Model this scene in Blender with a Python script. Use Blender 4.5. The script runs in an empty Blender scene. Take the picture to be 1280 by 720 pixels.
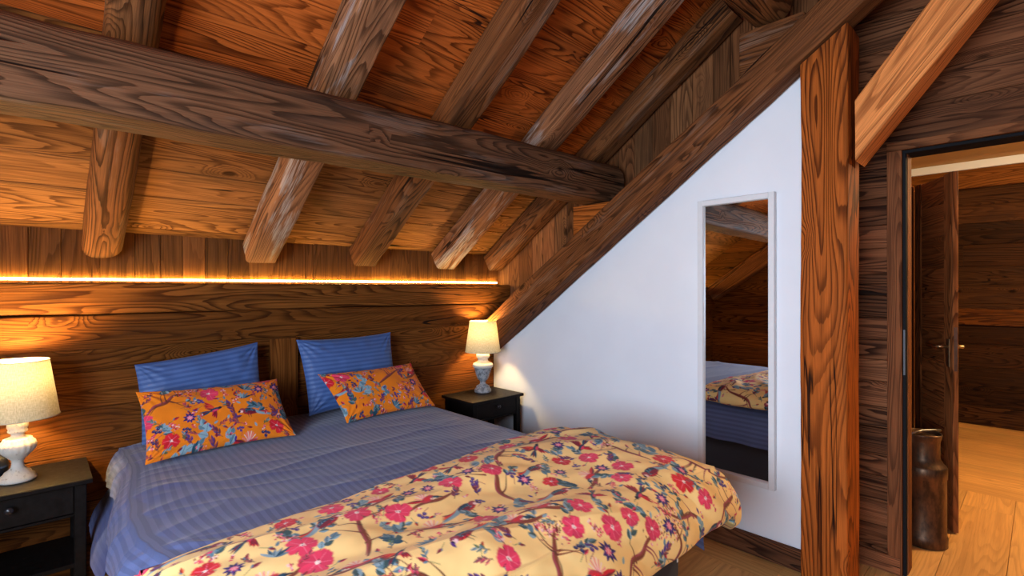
import bpy, math, random
import numpy as np
from mathutils import Vector, noise as mnoise

SC = bpy.context.scene
COL = SC.collection
V = Vector

# ---------------------------------------------------------------- scene helpers
def tag(o, label=None, cat=None, group=None, kind=None):
    if label: o['label'] = label
    if cat: o['category'] = cat
    if group: o['group'] = group
    if kind: o['kind'] = kind
    return o

def empty(name, loc, label, cat, group=None, rz=0):
    o = bpy.data.objects.new(name, None)
    COL.objects.link(o)
    o.location = loc
    o.rotation_euler = (0, 0, rz)
    o.empty_display_size = .05
    return tag(o, label, cat, group)

def vnoise(x, y, seed=0):
    """smooth value noise for numpy arrays, -1..1"""
    xi = np.floor(x).astype(np.int64); yi = np.floor(y).astype(np.int64)
    fx = x - xi; fy = y - yi
    fx = fx * fx * (3 - 2 * fx); fy = fy * fy * (3 - 2 * fy)
    def h(a, b):
        n = (a * 374761393 + b * 668265263 + seed * 974634777) & 0xffffffff
        n = ((n ^ (n >> 13)) * 1274126177) & 0xffffffff
        n = n ^ (n >> 16)
        return (n & 0xffff) / 32767.5 - 1.0
    a = h(xi, yi); b = h(xi + 1, yi); c = h(xi, yi + 1); d = h(xi + 1, yi + 1)
    return (a * (1 - fx) + b * fx) * (1 - fy) + (c * (1 - fx) + d * fx) * fy

class MB:
    """collects faces with uv (metres, u along the grain) and a tint per face; builds ONE mesh object"""
    def __init__(s):
        s.v = []; s.f = []; s.uv = []; s.t = []; s.sm = []
    def face(s, idx, uv, t=0., smooth=False):
        s.f.append(tuple(idx)); s.uv.extend(uv); s.t.append(t); s.sm.append(smooth)
    def build(s, name, mat, parent=None, world=False):
        me = bpy.data.meshes.new(name)
        vs = s.v
        if parent is not None and not world:
            vs = [tuple(V(p)) for p in vs]
        me.from_pydata([tuple(p) for p in vs], [], s.f)
        uvl = me.uv_layers.new(name='UVMap')
        uvl.data.foreach_set('uv', [c for p in s.uv for c in p])
        at = me.attributes.new('tint', 'FLOAT', 'FACE')
        at.data.foreach_set('value', s.t)
        me.polygons.foreach_set('use_smooth', s.sm)
        me.update()
        if mat: me.materials.append(mat)
        o = bpy.data.objects.new(name, me)
        COL.objects.link(o)
        if parent is not None: o.parent = parent
        return o
    # swept section -------------------------------------------------
    def sweep(s, P0, P1, up, sec, nseg=1, wob=0., rough=0., seed=0, tint=None, smooth=False, taper=1., bow=None, ends=(None, None), endpow=1):
        P0 = V(P0); P1 = V(P1); T = P1 - P0; L = T.length; T.normalize()
        up = V(up); B = (up - T * up.dot(T)).normalized(); S = B.cross(T)
        n = len(sec); base = len(s.v)
        if tint is None: tint = random.random()
        per = [0.]
        for i in range(n):
            a = sec[i]; b = sec[(i + 1) % n]
            per.append(per[-1] + math.hypot(a[0] - b[0], a[1] - b[1]))
        for k in range(nseg + 1):
            q = k / nseg; sc = 1 + (taper - 1) * q
            ox = oz = 0.
            if wob:
                ox = wob * mnoise.noise((q * L * .9, seed * 7.3, 1.5)); oz = wob * mnoise.noise((q * L * .9, seed * 7.3, 9.5))
            if bow: oz += bow * math.sin(math.pi * q)
            for i, (a, b) in enumerate(sec):
                d = 1.
                if rough:
                    r = math.hypot(a, b)
                    d = 1 + (rough * mnoise.noise((q * L * 2.3 + seed, a * 6, b * 6 + seed * 3)) + .45 * rough * mnoise.noise((q * L * 9 + seed, a * 16, b * 16)) ) / max(r, .02)
                e = (ends[0](a, b) * (1 - q) if ends[0] else 0) + (ends[1](a, b) * q ** endpow if ends[1] else 0)
                p = P0 + T * (q * L + e) + S * (a * d + ox) + B * (b * sc * d + oz)
                s.v.append(p)
        for k in range(nseg):
            for i in range(n):
                j = (i + 1) % n
                A = base + k * n
                u0 = k / nseg * L; u1 = (k + 1) / nseg * L
                s.face((A + i, A + j, A + n + j, A + n + i), ((u0, per[i]), (u0, per[i + 1]), (u1, per[i + 1]), (u1, per[i])), tint, smooth)
        c0 = [base + i for i in range(n)]; c1 = [base + nseg * n + i for i in range(n)]
        s.face(c0[::-1], [(sec[i][0] * .35, sec[i][1]) for i in range(n)][::-1], tint + .013, False)
        s.face(c1, [(sec[i][0] * .35, sec[i][1]) for i in range(n)], tint + .013, False)
        return s
    def box(s, lo, hi, tint=None, ch=.002, axis=None):
        """chamfered box, grain along its longest side (or axis)"""
        lo = V(lo); hi = V(hi); d = hi - lo
        ax = axis if axis is not None else max(range(3), key=lambda i: d[i])
        o1, o2 = [(1, 2), (0, 2), (0, 1)][ax]
        c = (lo + hi) / 2
        P0 = c.copy(); P1 = c.copy(); P0[ax] = lo[ax]; P1[ax] = hi[ax]
        up = V((0, 0, 0)); up[o2] = 1
        T = V((0, 0, 0)); T[ax] = 1
        S = T.cross(up)
        return s.sweep(P0, P1, up, rect(d[o1], d[o2], ch), tint=tint)
    def lathe(s, prof, c=(0, 0, 0), n=40, tint=0., flute=None, smooth=True, cap=True):
        base = len(s.v); m = len(prof)
        for (r, z) in prof:
            for i in range(n):
                a = 2 * math.pi * i / n
                rr = r
                if flute: rr = r * (1 + flute(a, z))
                s.v.append((c[0] + rr * math.cos(a), c[1] + rr * math.sin(a), c[2] + z))
        vv = 0
        for k in range(m - 1):
            dv = math.hypot(prof[k + 1][0] - prof[k][0], prof[k + 1][1] - prof[k][1])
            for i in range(n):
                j = (i + 1) % n
                u0 = i / n * .4; u1 = (i + 1) / n * .4
                s.face((base + k * n + i, base + k * n + j, base + (k + 1) * n + j, base + (k + 1) * n + i), ((u0, vv), (u1, vv), (u1, vv + dv), (u0, vv + dv)), tint, smooth)
            vv += dv
        if cap:
            if prof[0][0] > 1e-5: s.face([base + i for i in range(n)][::-1], [(0, 0)] * n, tint)
            if prof[-1][0] > 1e-5: s.face([base + (m - 1) * n + i for i in range(n)], [(0, 0)] * n, tint)
        return s
    def tube(s, pts, r, n=8, tint=0.):
        pts = [V(p) for p in pts]; base = len(s.v); m = len(pts)
        prev = None
        for k, p in enumerate(pts):
            T = (pts[min(k + 1, m - 1)] - pts[max(k - 1, 0)]).normalized()
            if prev is None:
                prev = T.orthogonal().normalized()
            A = (prev - T * prev.dot(T)).normalized(); prev = A
            B = T.cross(A)
            rr = r[k] if isinstance(r, (list, tuple)) else r
            for i in range(n):
                a = 2 * math.pi * i / n
                s.v.append(p + A * (rr * math.cos(a)) + B * (rr * math.sin(a)))
        for k in range(m - 1):
            for i in range(n):
                j = (i + 1) % n
                s.face((base + k * n + i, base + k * n + j, base + (k + 1) * n + j, base + (k + 1) * n + i), ((k * .02, i * .01), (k * .02, i * .01 + .01), (k * .02 + .02, i * .01 + .01), (k * .02 + .02, i * .01)), tint, True)
        s.face([base + i for i in range(n)][::-1], [(0, 0)] * n, tint); s.face([base + (m - 1) * n + i for i in range(n)], [(0, 0)] * n, tint)
        return s
    def prism(s, poly, axis, a0, a1, tint=0., grain=0):
        """polygon (two remaining axes, in order) extruded along axis"""
        o1, o2 = [(1, 2), (0, 2), (0, 1)][axis]
        n = len(poly); base = len(s.v)
        for a in (a0, a1):
            for p in poly:
                q = [0, 0, 0]; q[axis] = a; q[o1] = p[0]; q[o2] = p[1]
                s.v.append(tuple(q))
        uv = [(p[0], p[1]) if grain == 0 else (p[1], p[0]) for p in poly]
        s.face([base + i for i in range(n)][::-1], uv[::-1], tint); s.face([base + n + i for i in range(n)], uv, tint)
        for i in range(n):
            j = (i + 1) % n
            l = math.hypot(poly[i][0] - poly[j][0], poly[i][1] - poly[j][1])
            s.face((base + i, base + j, base + n + j, base + n + i), ((0, 0), (l, 0), (l, a1 - a0), (0, a1 - a0)), tint)
        return s

def rect(w, h, ch=.002):
    a, b = w / 2, h / 2; ch = min(ch, a * .5, b * .5)
    return [(-a + ch, -b), (a - ch, -b), (a, -b + ch), (a, b - ch), (a - ch, b), (-a + ch, b), (-a, b - ch), (-a, -b + ch)]

def hewn(w, h, r=.02, m=5, seed=0):
    """hand-hewn timber section: rectangle with rounded, waney corners, points spread along the sides too"""
    rnd = random.Random(seed); cn = []
    a, b = w / 2, h / 2
    for c, (x, y) in enumerate([(a, b), (-a, b), (-a, -b), (a, -b)]):
        rr = r * rnd.uniform(.6, 1.5)
        cx = x - math.copysign(rr, x); cy = y - math.copysign(rr, y)
        cn.append([(cx + rr * math.cos(math.radians(90 * (c + i / (m - 1)))), cy + rr * math.sin(math.radians(90 * (c + i / (m - 1))))) for i in range(m)])
    pts = []
    for c in range(4):
        pts += cn[c]
        p, q = cn[c][-1], cn[(c + 1) % 4][0]
        pts += [(p[0] + (q[0] - p[0]) * i / 5, p[1] + (q[1] - p[1]) * i / 5) for i in range(1, 5)]
    return pts

def planks(mb, O, U, W, N, length, width, wr, th=.02, seed=0, gap=.002, joints=None, jit=.003, back=True, ch=.003):
    """boards lying on the plane O + u*U + w*W, faces towards N, thickness behind the plane"""
    rnd = random.Random(seed)
    O = V(O); U = V(U).normalized(); W = V(W).normalized(); N = V(N).normalized()
    w = 0.
    while w < width - .01:
        bw = min(rnd.uniform(*wr), width - w)
        if width - w - bw < .05: bw = width - w
        u = 0.
        while u < length - .01:
            bl = length - u
            if joints:
                bl = min(bl, rnd.uniform(*joints))
                if length - u - bl < .3: bl = length - u
            d = rnd.uniform(0, jit)
            c = O + W * (w + bw / 2) - N * (th / 2 + d)
            mb.sweep(c + U * (u + .0006), c + U * (u + bl - .0006), N, rect(bw - gap, th, ch), tint=rnd.random())
            u += bl
        w += bw
    if back:
        b = len(mb.v); D = -N * (th + jit + .004)
        for p in (O + D, O + D + U * length, O + D + U * length + W * width, O + D + W * width): mb.v.append(p)
        mb.face((b, b + 1, b + 2, b + 3), ((0, 0), (length, 0), (length, width), (0, width)), .5)

# ---------------------------------------------------------------- node helpers
class NT:
    def __init__(s, name):
        s.m = bpy.data.materials.new(name); s.m.use_nodes = True
        s.t = s.m.node_tree; s.t.nodes.clear()
        s.out = s.t.nodes.new('ShaderNodeOutputMaterial')
    def n(s, typ, **kw):
        nd = s.t.nodes.new(typ)
        for k, v in kw.items(): setattr(nd, k, v)
        return nd
    def put(s, sock, val):
        if hasattr(val, 'is_output') or isinstance(val, bpy.types.NodeSocket): s.t.links.new(val, sock)
        else: sock.default_value = val
    def math(s, op, a, b=None, c=None, clamp=False):
        nd = s.n('ShaderNodeMath', operation=op, use_clamp=clamp)
        s.put(nd.inputs[0], a)
        if b is not None: s.put(nd.inputs[1], b)
        if c is not None: s.put(nd.inputs[2], c)
        return nd.outputs[0]
    def vmath(s, op, a, b=None):
        nd = s.n('ShaderNodeVectorMath', operation=op)
        s.put(nd.inputs[0], a)
        if b is not None: s.put(nd.inputs[1], b)
        return nd.outputs[0]
    def rng(s, x, a, b, c=0., d=1., kind='SMOOTHSTEP'):
        nd = s.n('ShaderNodeMapRange', interpolation_type=kind)
        s.put(nd.inputs[0], x)
        for i, q in zip((1, 2, 3, 4), (a, b, c, d)): s.put(nd.inputs[i], q)
        return nd.outputs[0]
    def noise(s, vec, scale=1., detail=2., rough=.5, dist=0.):
        nd = s.n('ShaderNodeTexNoise')
        s.put(nd.inputs['Vector'], vec); nd.inputs['Scale'].default_value = scale; nd.inputs['Detail'].default_value = detail
        nd.inputs['Roughness'].default_value = rough; nd.inputs['Distortion'].default_value = dist
        return nd.outputs['Fac']
    def mix(s, f, a, b, mode='MIX'):
        nd = s.n('ShaderNodeMix', data_type='RGBA', blend_type=mode)
        s.put(nd.inputs[0], f); s.put(nd.inputs[6], c4(a)); s.put(nd.inputs[7], c4(b))
        return nd.outputs[2]
    def uv(s): return s.n('ShaderNodeUVMap').outputs[0]
    def attr(s, name, out='Fac'):
        return s.n('ShaderNodeAttribute', attribute_name=name).outputs[out]
    def bsdf(s, col, rough=.5, bump=None, bstr=.3, bdist=.004, **kw):
        b = s.n('ShaderNodeBsdfPrincipled')
        s.put(b.inputs['Base Color'], c4(col)); s.put(b.inputs['Roughness'], rough)
        for k, v in kw.items(): s.put(b.inputs[k.replace('_', ' ')], v)
        if bump is not None:
            bp = s.n('ShaderNodeBump'); bp.inputs['Strength'].default_value = bstr; bp.inputs['Distance'].default_value = bdist
            s.put(bp.inputs['Height'], bump); s.t.links.new(bp.outputs[0], b.inputs['Normal'])
        return b
    def done(s, b):
        s.t.links.new(b.outputs[0], s.out.inputs['Surface']); return s.m

def c4(c):
    if isinstance(c, (tuple, list)) and len(c) == 3: return (c[0], c[1], c[2], 1.)
    return c
def srgb(r, g, b):
    f = lambda x: (x / 12.92 if x <= .04045 else ((x + .055) / 1.055) ** 2.4)
    return (f(r / 255), f(g / 255), f(b / 255))

def wood(name, light, dark, rings=9., ringamt=.8, knots=.35, fibre=.35, stain=.3, staincol=(.03, .015, .008), wear=0., wearcol=(.4, .36, .33), cracks=.0,
         rough=.62, bump=.5, tv=(.65, 1.2), scale=(.7, 7.), hue=.01, spec=.05, wlo=.54):
    n = NT(name)
    t = n.attr('tint')
    cx = n.n('ShaderNodeCombineXYZ')
    for i, k in enumerate((31.7, 17.3, 9.1)): n.put(cx.inputs[i], n.math('MULTIPLY', t, k))
    vec = n.vmath('ADD', n.uv(), cx.outputs[0])
    sc = lambda a, b: n.vmath('MULTIPLY', vec, (a, b, 1.))
    hA = n.noise(sc(*scale), 1, 1.2, .35, .15)
    vo = n.n('ShaderNodeTexVoronoi'); vo.feature = 'F1'; n.put(vo.inputs['Vector'], sc(2.6, 5.5)); vo.inputs['Scale'].default_value = 1
    d = vo.outputs['Distance']
    sep = n.n('ShaderNodeSeparateColor'); n.put(sep.inputs[0], vo.outputs['Color'])
    has = n.math('LESS_THAN', sep.outputs[0], knots)
    # voronoi is evaluated at a jittered distance so knots are not perfect ellipses
    dj = n.math('ADD', d, n.math('MULTIPLY', n.math('SUBTRACT', n.noise(sc(14, 30), 1, 2), .5), .07))
    k = n.math('MULTIPLY', n.rng(dj, 0, .42, 1, 0, 'SMOOTHERSTEP'), has)
    core = n.math('MULTIPLY', n.rng(dj, .05, .13, 1, 0), has)
    h = n.math('ADD', n.math('MULTIPLY', hA, rings), n.math('MULTIPLY', k, 2.2 + rings * .12))
    h = n.math('ADD', h, n.math('MULTIPLY', n.noise(sc(4, 60), 1, 2), .6))
    saw = n.math('FRACT', h)
    late = n.math('MULTIPLY', n.rng(saw, .35, .9), n.rng(saw, .93, 1., 1, 0))
    vis = n.rng(n.noise(sc(.9, 2.5), 1, 1), .3, .6, .5, 1.)
    late = n.math('MULTIPLY', late, vis)
    fib = n.noise(sc(5, 210), 1, 3, .6)
    col = n.mix(n.math('MULTIPLY', late, ringamt), light, dark)
    strk = n.noise(sc(1.1, 38), 1, 3, .6)
    col = n.mix(n.math('MULTIPLY', n.rng(strk, .48, .68), .45 * ringamt), col, dark)
    col = n.mix(n.math('MULTIPLY', n.rng(strk, .46, .3), .30), col, tuple(min(1, x * 1.35) for x in light))
    f2 = n.rng(fib, .25, .75, 1 - fibre, 1 + fibre * .5, 'LINEAR')
    col = n.mix(1, col, gray(n, f2), 'MULTIPLY')
    tw = n.math('FRACT', n.math('MULTIPLY', t, 7.31))
    col = n.mix(1, col, gray(n, n.rng(tw, 0, 1, tv[0], tv[1], 'LINEAR')), 'MULTIPLY')
    q = n.math('FRACT', n.math('MULTIPLY', t, 13.7))
    col = n.mix(1, col, n.mix(q, (1.0, 1 - hue * 6, 1 - hue * 10), (1.0, 1 + hue * 6, 1 + hue * 8)), 'MULTIPLY')
    bl = n.rng(n.noise(sc(1.3, 5), 1, 4, .6, .4), .5, .72)
    col = n.mix(n.math('MULTIPLY', bl, stain), col, staincol)
    if wear:
        wm = n.math('MULTIPLY', n.rng(n.noise(n.vmath('ADD', sc(1.6, 9), (5., 7., 3.)), 1, 4, .65), wlo, wlo + .10), n.rng(fib, .35, .6))
        col = n.mix(n.math('MULTIPLY', wm, wear), col, wearcol)
    col = n.mix(n.math('MULTIPLY', core, .85), col, (dark[0] * .35, dark[1] * .35, dark[2] * .35))
    height = n.math('ADD', n.math('MULTIPLY', late, .5), n.math('MULTIPLY', fib, .5))
    if cracks:
        c = n.math('ABSOLUTE', n.math('SUBTRACT', n.noise(n.vmath('ADD', sc(.22, 8.), (11., 3., 4.)), 1, 3, .45, .03), .5))
        cm = n.math('MULTIPLY', n.rng(c, .003 * cracks, .008 * cracks, 1, 0), n.rng(n.noise(sc(.9, 3), 1, 2), .47, .56))
        col = n.mix(n.math('MULTIPLY', cm, .93), col, (.008, .005, .004))
        height = n.math('SUBTRACT', height, n.math('MULTIPLY', cm, 3.))
    rg = n.math('ADD', rough, n.math('MULTIPLY', n.math('SUBTRACT', fib, .5), .3))
    return n.done(n.bsdf(col, rg, height, bump, .003, Specular_IOR_Level=spec))

def gray(n, f):
    c = n.n('ShaderNodeCombineColor')
    for i in range(3): n.put(c.inputs[i], f)
    return c.outputs[0]

def plain(name, col, rough=.5, metal=0., var=.15, vs=25., bump=0., spec=.5):
    n = NT(name)
    tc = n.n('ShaderNodeTexCoord').outputs['Object']
    f = n.noise(tc, vs, 4, .6)
    c = n.mix(n.rng(f, .3, .7), tuple(x * (1 - var) for x in col), tuple(min(1, x * (1 + var)) for x in col))
    return n.done(n.bsdf(c, n.rng(f, .2, .8, rough * .85, min(1, rough * 1.15)), f if bump else None, bump, .003, Metallic=metal, Specular_IOR_Level=spec))

def emit(name, col, strength):
    n = NT(name); e = n.n('ShaderNodeEmission'); e.inputs[0].default_value = c4(col); e.inputs[1].default_value = strength
    return n.done(e)

# ---------------------------------------------------------------- materials
random.seed(11)
W_CEIL = wood('ceiling pine', (0.5564, 0.1326, 0.0232), (0.0845, 0.0137, 0.0027), rings=27, ringamt=0.92, knots=.3, stain=.5, staincol=(.045, .016, .007), tv=(.68, 1.12), cracks=.6, hue=.003)
W_CEILB = wood('brown pine over the bed', (0.3231, 0.1326, 0.0397), (0.0792, 0.0251, 0.0087), rings=27, ringamt=0.85, knots=.3, stain=.5, staincol=(.045, .02, .008), tv=(.6, 1.12), cracks=.7, hue=.008)
W_WALL = wood('wall larch', (0.2372, 0.0773, 0.0145), (0.0484, 0.0122, 0.0027), rings=27, ringamt=0.85, knots=.35, stain=.45, staincol=(.04, .016, .007), tv=(.6, 1.12), cracks=.6, hue=.004)
W_BEAM = wood('old hewn timber', (0.2200, 0.0770, 0.0250), (0.0347, 0.0113, 0.0041), rings=22, ringamt=0.85, knots=.25, stain=.55, staincol=(.032, .018, .012), wear=.25, wearcol=(.30, .22, .16), cracks=1.2, tv=(.85, 1.1), bump=.9, hue=.008)
W_PURL = wood('grey brown purlin timber', (0.1727, 0.0737, 0.0340), (0.0257, 0.0124, 0.0068), rings=22, ringamt=0.79, knots=.3, stain=.5, staincol=(.035, .023, .020), wear=.25, wearcol=(.26, .21, .18), cracks=1.5, tv=(.95, 1.05), bump=1., hue=.005)
W_RAFT = wood('worn rafter timber', (0.3456, 0.1441, 0.0632), (0.0426, 0.0150, 0.0053), rings=22, ringamt=0.79, knots=.25, stain=.5, staincol=(.04, .02, .013), wear=.85, wlo=.52, wearcol=(.42, .36, .32), cracks=1.1, tv=(.85, 1.1), bump=.9, hue=.008)
W_POST = wood('orange brown post', (0.4320, 0.1102, 0.0174), (0.0704, 0.0150, 0.0031), rings=28, ringamt=0.97, knots=.3, stain=.25, staincol=(.06, .02, .01), cracks=.55, tv=(.95, 1.05), bump=.8, scale=(.6, 5.))
W_BRACE = wood('pale brace', (0.8165, 0.3016, 0.0859), (0.2699, 0.0737, 0.0179), rings=20, ringamt=0.73, knots=.15, stain=.12, staincol=(.2, .07, .02), cracks=1., tv=(.97, 1.03), bump=.5)
W_DOORW = wood('dark weathered boards', (0.2066, 0.0774, 0.0319), (0.0312, 0.0104, 0.0050), rings=28, ringamt=0.97, knots=.3, stain=.4, staincol=(.03, .017, .012), tv=(.55, 1.4), cracks=.7, hue=.012)
W_GABLE = wood('gable boards', (0.2387, 0.0904, 0.0330), (0.0468, 0.0161, 0.0065), rings=22, ringamt=0.73, knots=.2, stain=.4, tv=(.55, 1.45), cracks=.5, hue=.012)
W_UPPER = wood('upright boards over the light', (0.2387, 0.0846, 0.0213), (0.0520, 0.0167, 0.0043), rings=20, ringamt=0.50, knots=.1, stain=.35, tv=(.65, 1.15), cracks=.3, bump=1.2)
W_TRIM = wood('door trim', (0.2430, 0.0875, 0.0326), (0.0505, 0.0163, 0.0066), rings=25, ringamt=0.79, knots=.1, stain=.25, tv=(.9, 1.1), cracks=.4)
W_DOOR = wood('door leaf wood', (0.3499, 0.1122, 0.0325), (0.0620, 0.0171, 0.0055), rings=25, ringamt=0.85, knots=.3, stain=.35, tv=(.8, 1.15), cracks=.3, rough=.38)
W_FLOOR = wood('oak floor', (0.6912, 0.3726, 0.1242), (0.3740, 0.1700, 0.0510), rings=17, ringamt=0.40, knots=.06, fibre=.12, stain=.08, staincol=(.25, .1, .03), tv=(.88, 1.08), rough=.33, bump=.12, hue=.005)
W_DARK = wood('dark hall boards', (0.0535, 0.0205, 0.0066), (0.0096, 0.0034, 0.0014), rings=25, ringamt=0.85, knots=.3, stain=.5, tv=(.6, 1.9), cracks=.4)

def plaster():
    n = NT('white plaster')
    tc = n.n('ShaderNodeTexCoord').outputs['Object']
    f = n.noise(tc, 60, 5, .65); g = n.noise(tc, 2.2, 3)
    c = n.mix(n.rng(g, .35, .7), (.82, .825, .84), (.86, .865, .875))
    return n.done(n.bsdf(c, .85, f, .12, .004, Specular_IOR_Level=.2))
PLASTER = plaster()
M_BLACKWOOD = plain('black brown stained wood', (.007, .0055, .005), .5, 0, .35, 40, .08, .14)
M_WHITEFR = plain('white painted frame', (.75, .74, .73), .4, 0, .02, 30)
M_DARKGAP = plain('black rubber seal', (.01, .01, .011), .7, spec=.08)
M_STEEL = plain('brushed steel', (.30, .29, .28), .35, 1., .1)
M_BRASS = plain('dull brass', (.42, .30, .16), .4, 1., .15)

# ---------------------------------------------------------------- roof geometry
RS = .674
def roofz(y): return 3.916 - RS * y
def rafz(y): return 3.726 - RS * y
NR = V((0, -RS, -1)).normalized()          # inward normal of the roof slope above the bed
UPS = V((0, -1, RS)).normalized()          # up the slope
RIDGE = -.3
XL, XD = -1.3, 3.08                        # left gable, doorway wall

# ---------------------------------------------------------------- shell
PB = math.hypot(1, RS)
mb = MB()
planks(mb, (XL - .1, 3.42, roofz(3.42)), (1, 0, 0), UPS, NR, XD + .35 - XL, 1.07 * PB, (.17, .27), seed=4, joints=(2.4, 4.4))
tag(mb.build('ceiling', W_CEILB), kind='structure')
mb = MB()
planks(mb, (XL - .1, 2.35, roofz(2.35)), (1, 0, 0), UPS, NR, XD + .35 - XL, (2.35 - RIDGE) * PB, (.17, .25), seed=9, joints=(2.4, 4.4))
tag(mb.build('ceiling', W_CEIL), kind='structure')
mb = MB()
planks(mb, (XL - .1, RIDGE, roofz(RIDGE)), (1, 0, 0), V((0, -1, -RS)), V((0, RS, -1)), XD + .35 - XL, 3.9, (.2, .28), seed=5)
tag(mb.build('ceiling', W_CEIL), kind='structure')

# headboard wall: boards up to the squared timbers, an upright cover board between the pillows
mb = MB()
planks(mb, (XL, 3.15, 0), (1, 0, 0), (0, 0, 1), (0, -1, 0), 2.99 - XL, 1.115, (.16, .25), seed=21, joints=(2.2, 3.6))
tag(mb.build('wall_back', W_WALL), kind='structure')
mb = MB()
mb.box((1.005, 3.124, .002), (1.165, 3.148, 1.104), tint=.37)
tag(mb.build('trim_1', W_WALL), kind='structure')
for i, (z0, z1) in enumerate(((1.108, 1.272), (1.276, 1.425))):
    mb = MB()
    sec = hewn(.16, z1 - z0, .012, 4, 30 + i)
    mb.sweep((XL, 3.213 + .006 * i, (z0 + z1) / 2 + (.0 if i else 0)), (2.948, 3.213 + .006 * i, (z0 + z1) / 2 + .008), (0, 0, 1), sec, 60, 0, .007, 40 + i, tint=.31 + i * .2)
    tag(mb.build('trim_%d' % (2 + i), W_WALL), kind='structure')
mb = MB()
planks(mb, (XL, 3.297, 1.10), (0, 0, 1), (1, 0, 0), (0, -1, 0), .68, 3.0 - XL, (.09, .17), seed=23)
tag(mb.build('wall_back_upper', W_UPPER), kind='structure')

# right side: white plaster below the truss, upright boards behind it, dark boards around the doorway
def dlow(y): return 3.04 - .702 * y       # lower edge of the big diagonal
mb = MB()
mb.prism([(.797, 0), (3.145, 0), (3.145, dlow(3.145) + .05), (.797, dlow(.797) + .05)], 0, 2.77, 2.90)
tag(mb.build('wall_right', PLASTER), kind='structure')
mb = MB()
planks(mb, (2.962, .805, .86), (0, 0, 1), (0, 1, 0), (-1, 0, 0), 3.0, 2.54, (.10, .16), seed=25)
tag(mb.build('wall_right_gable', W_GABLE), kind='structure')
mb = MB()
mb.box((2.735, .80, .003), (2.768, 3.14, .104), tint=.62)
tag(mb.build('baseboard_right', W_DOORW), kind='structure')
mb = MB()
planks(mb, (XD, .535, 0), (0, 1, 0), (0, 0, 1), (-1, 0, 0), .5, 2.114, (.10, .14), seed=28)
planks(mb, (XD, -1.6, 2.114), (0, 1, 0), (0, 0, 1), (-1, 0, 0), 2.6, 2.1, (.13, .2), seed=29)
planks(mb, (XD, -3.3, 0), (0, 1, 0), (0, 0, 1), (-1, 0, 0), 2.85, 2.114, (.13, .2), seed=31)
planks(mb, (XD, -3.3, 2.114), (0, 1, 0), (0, 0, 1), (-1, 0, 0), 1.7, 2.1, (.13, .2), seed=33)
mb.box((XD + .03, .50, 0), (XD + .16, .95, 2.1), tint=.2)
mb.box((XD + .03, -1.5, 2.13), (XD + .16, .95, 2.66), tint=.2)
tag(mb.build('wall_right_doorway', W_DOORW), kind='structure')
mb = MB(); mb.box((XD - .022, .482, .0), (XD - .003, .80, .085), tint=.82, axis=1)
tag(mb.build('baseboard_doorway', W_DOORW), kind='structure')

# bedroom doorway: trim boards, dark rebate, strike plate
door = MB().box((XD - .02, .474, .0), (XD + .03, .533, 2.075), tint=.3).build('door_1', W_TRIM)
tag(door, kind='structure')
MB().box((XD - .022, -.5, 2.077), (XD + .03, .533, 2.118), tint=.7).build('header', W_TRIM, door)
g = MB(); g.box((XD - .004, .460, .0), (XD + .13, .4735, 2.06)); g.box((XD - .004, -.47, 2.06), (XD + .13, .4735, 2.0755))
g.build('rebate', M_DARKGAP, door)
MB().box((XD + .02, .4562, .0), (XD + .12, .4598, 2.06), tint=.4).build('jamb', W_TRIM, door)
MB().box((XD - .0075, .4625, .98), (XD - .0042, .471, 1.20)).build('strike_plate', plain('dull strike plate', (.10, .10, .105), .6, .6), door)
MB().box((XD - .02, -.50, .0), (XD + .03, -.44, 2.075), tint=.5).build('far_jamb', W_TRIM, door)

# left gable, with the window that lights the room, and the wall behind the camera
WY0, WY1, WZ0, WZ1 = -.75, 1.45, .75, 2.1
mb = MB()
planks(mb, (XL, WY1, 0), (0, 1, 0), (0, 0, 1), (1, 0, 0), 3.4 - WY1, 4.2, (.16, .24), seed=41)
planks(mb, (XL, -3.3, 0), (0, 1, 0), (0, 0, 1), (1, 0, 0), WY1 + 3.3, WZ0, (.16, .24), seed=42)
planks(mb, (XL, -3.3, WZ1), (0, 1, 0), (0, 0, 1), (1, 0, 0), WY1 + 3.3, 4.2 - WZ1, (.16, .24), seed=43)
planks(mb, (XL, -3.3, WZ0), (0, 1, 0), (0, 0, 1), (1, 0, 0), WY0 + 3.3, WZ1 - WZ0, (.16, .24), seed=44)
tag(mb.build('wall_left', W_WALL), kind='structure')
win = MB()
for a, b in (((XL - .06, WY0, WZ0), (XL + .02, WY0 + .06, WZ1)), ((XL - .06, WY1 - .06, WZ0), (XL + .02, WY1, WZ1)), ((XL - .06, WY0 + .06, WZ0), (XL + .02, WY1 - .06, WZ0 + .06)), ((XL - .06, WY0 + .06, WZ1 - .06), (XL + .02, WY1 - .06, WZ1)),
             ((XL - .05, (WY0 + WY1) / 2 - .03, WZ0 + .06), (XL + .0, (WY0 + WY1) / 2 + .03, WZ1 - .06))):
    win.box(a, b)
tag(win.build('window_1', W_TRIM), kind='structure')
mb = MB()
planks(mb, (XL, -3.3, 0), (1, 0, 0), (0, 0, 1), (0, 1, 0), XD + .1 - XL, 2.5, (.16, .24), seed=46)
tag(mb.build('wall_front', PLASTER), kind='structure')

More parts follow.
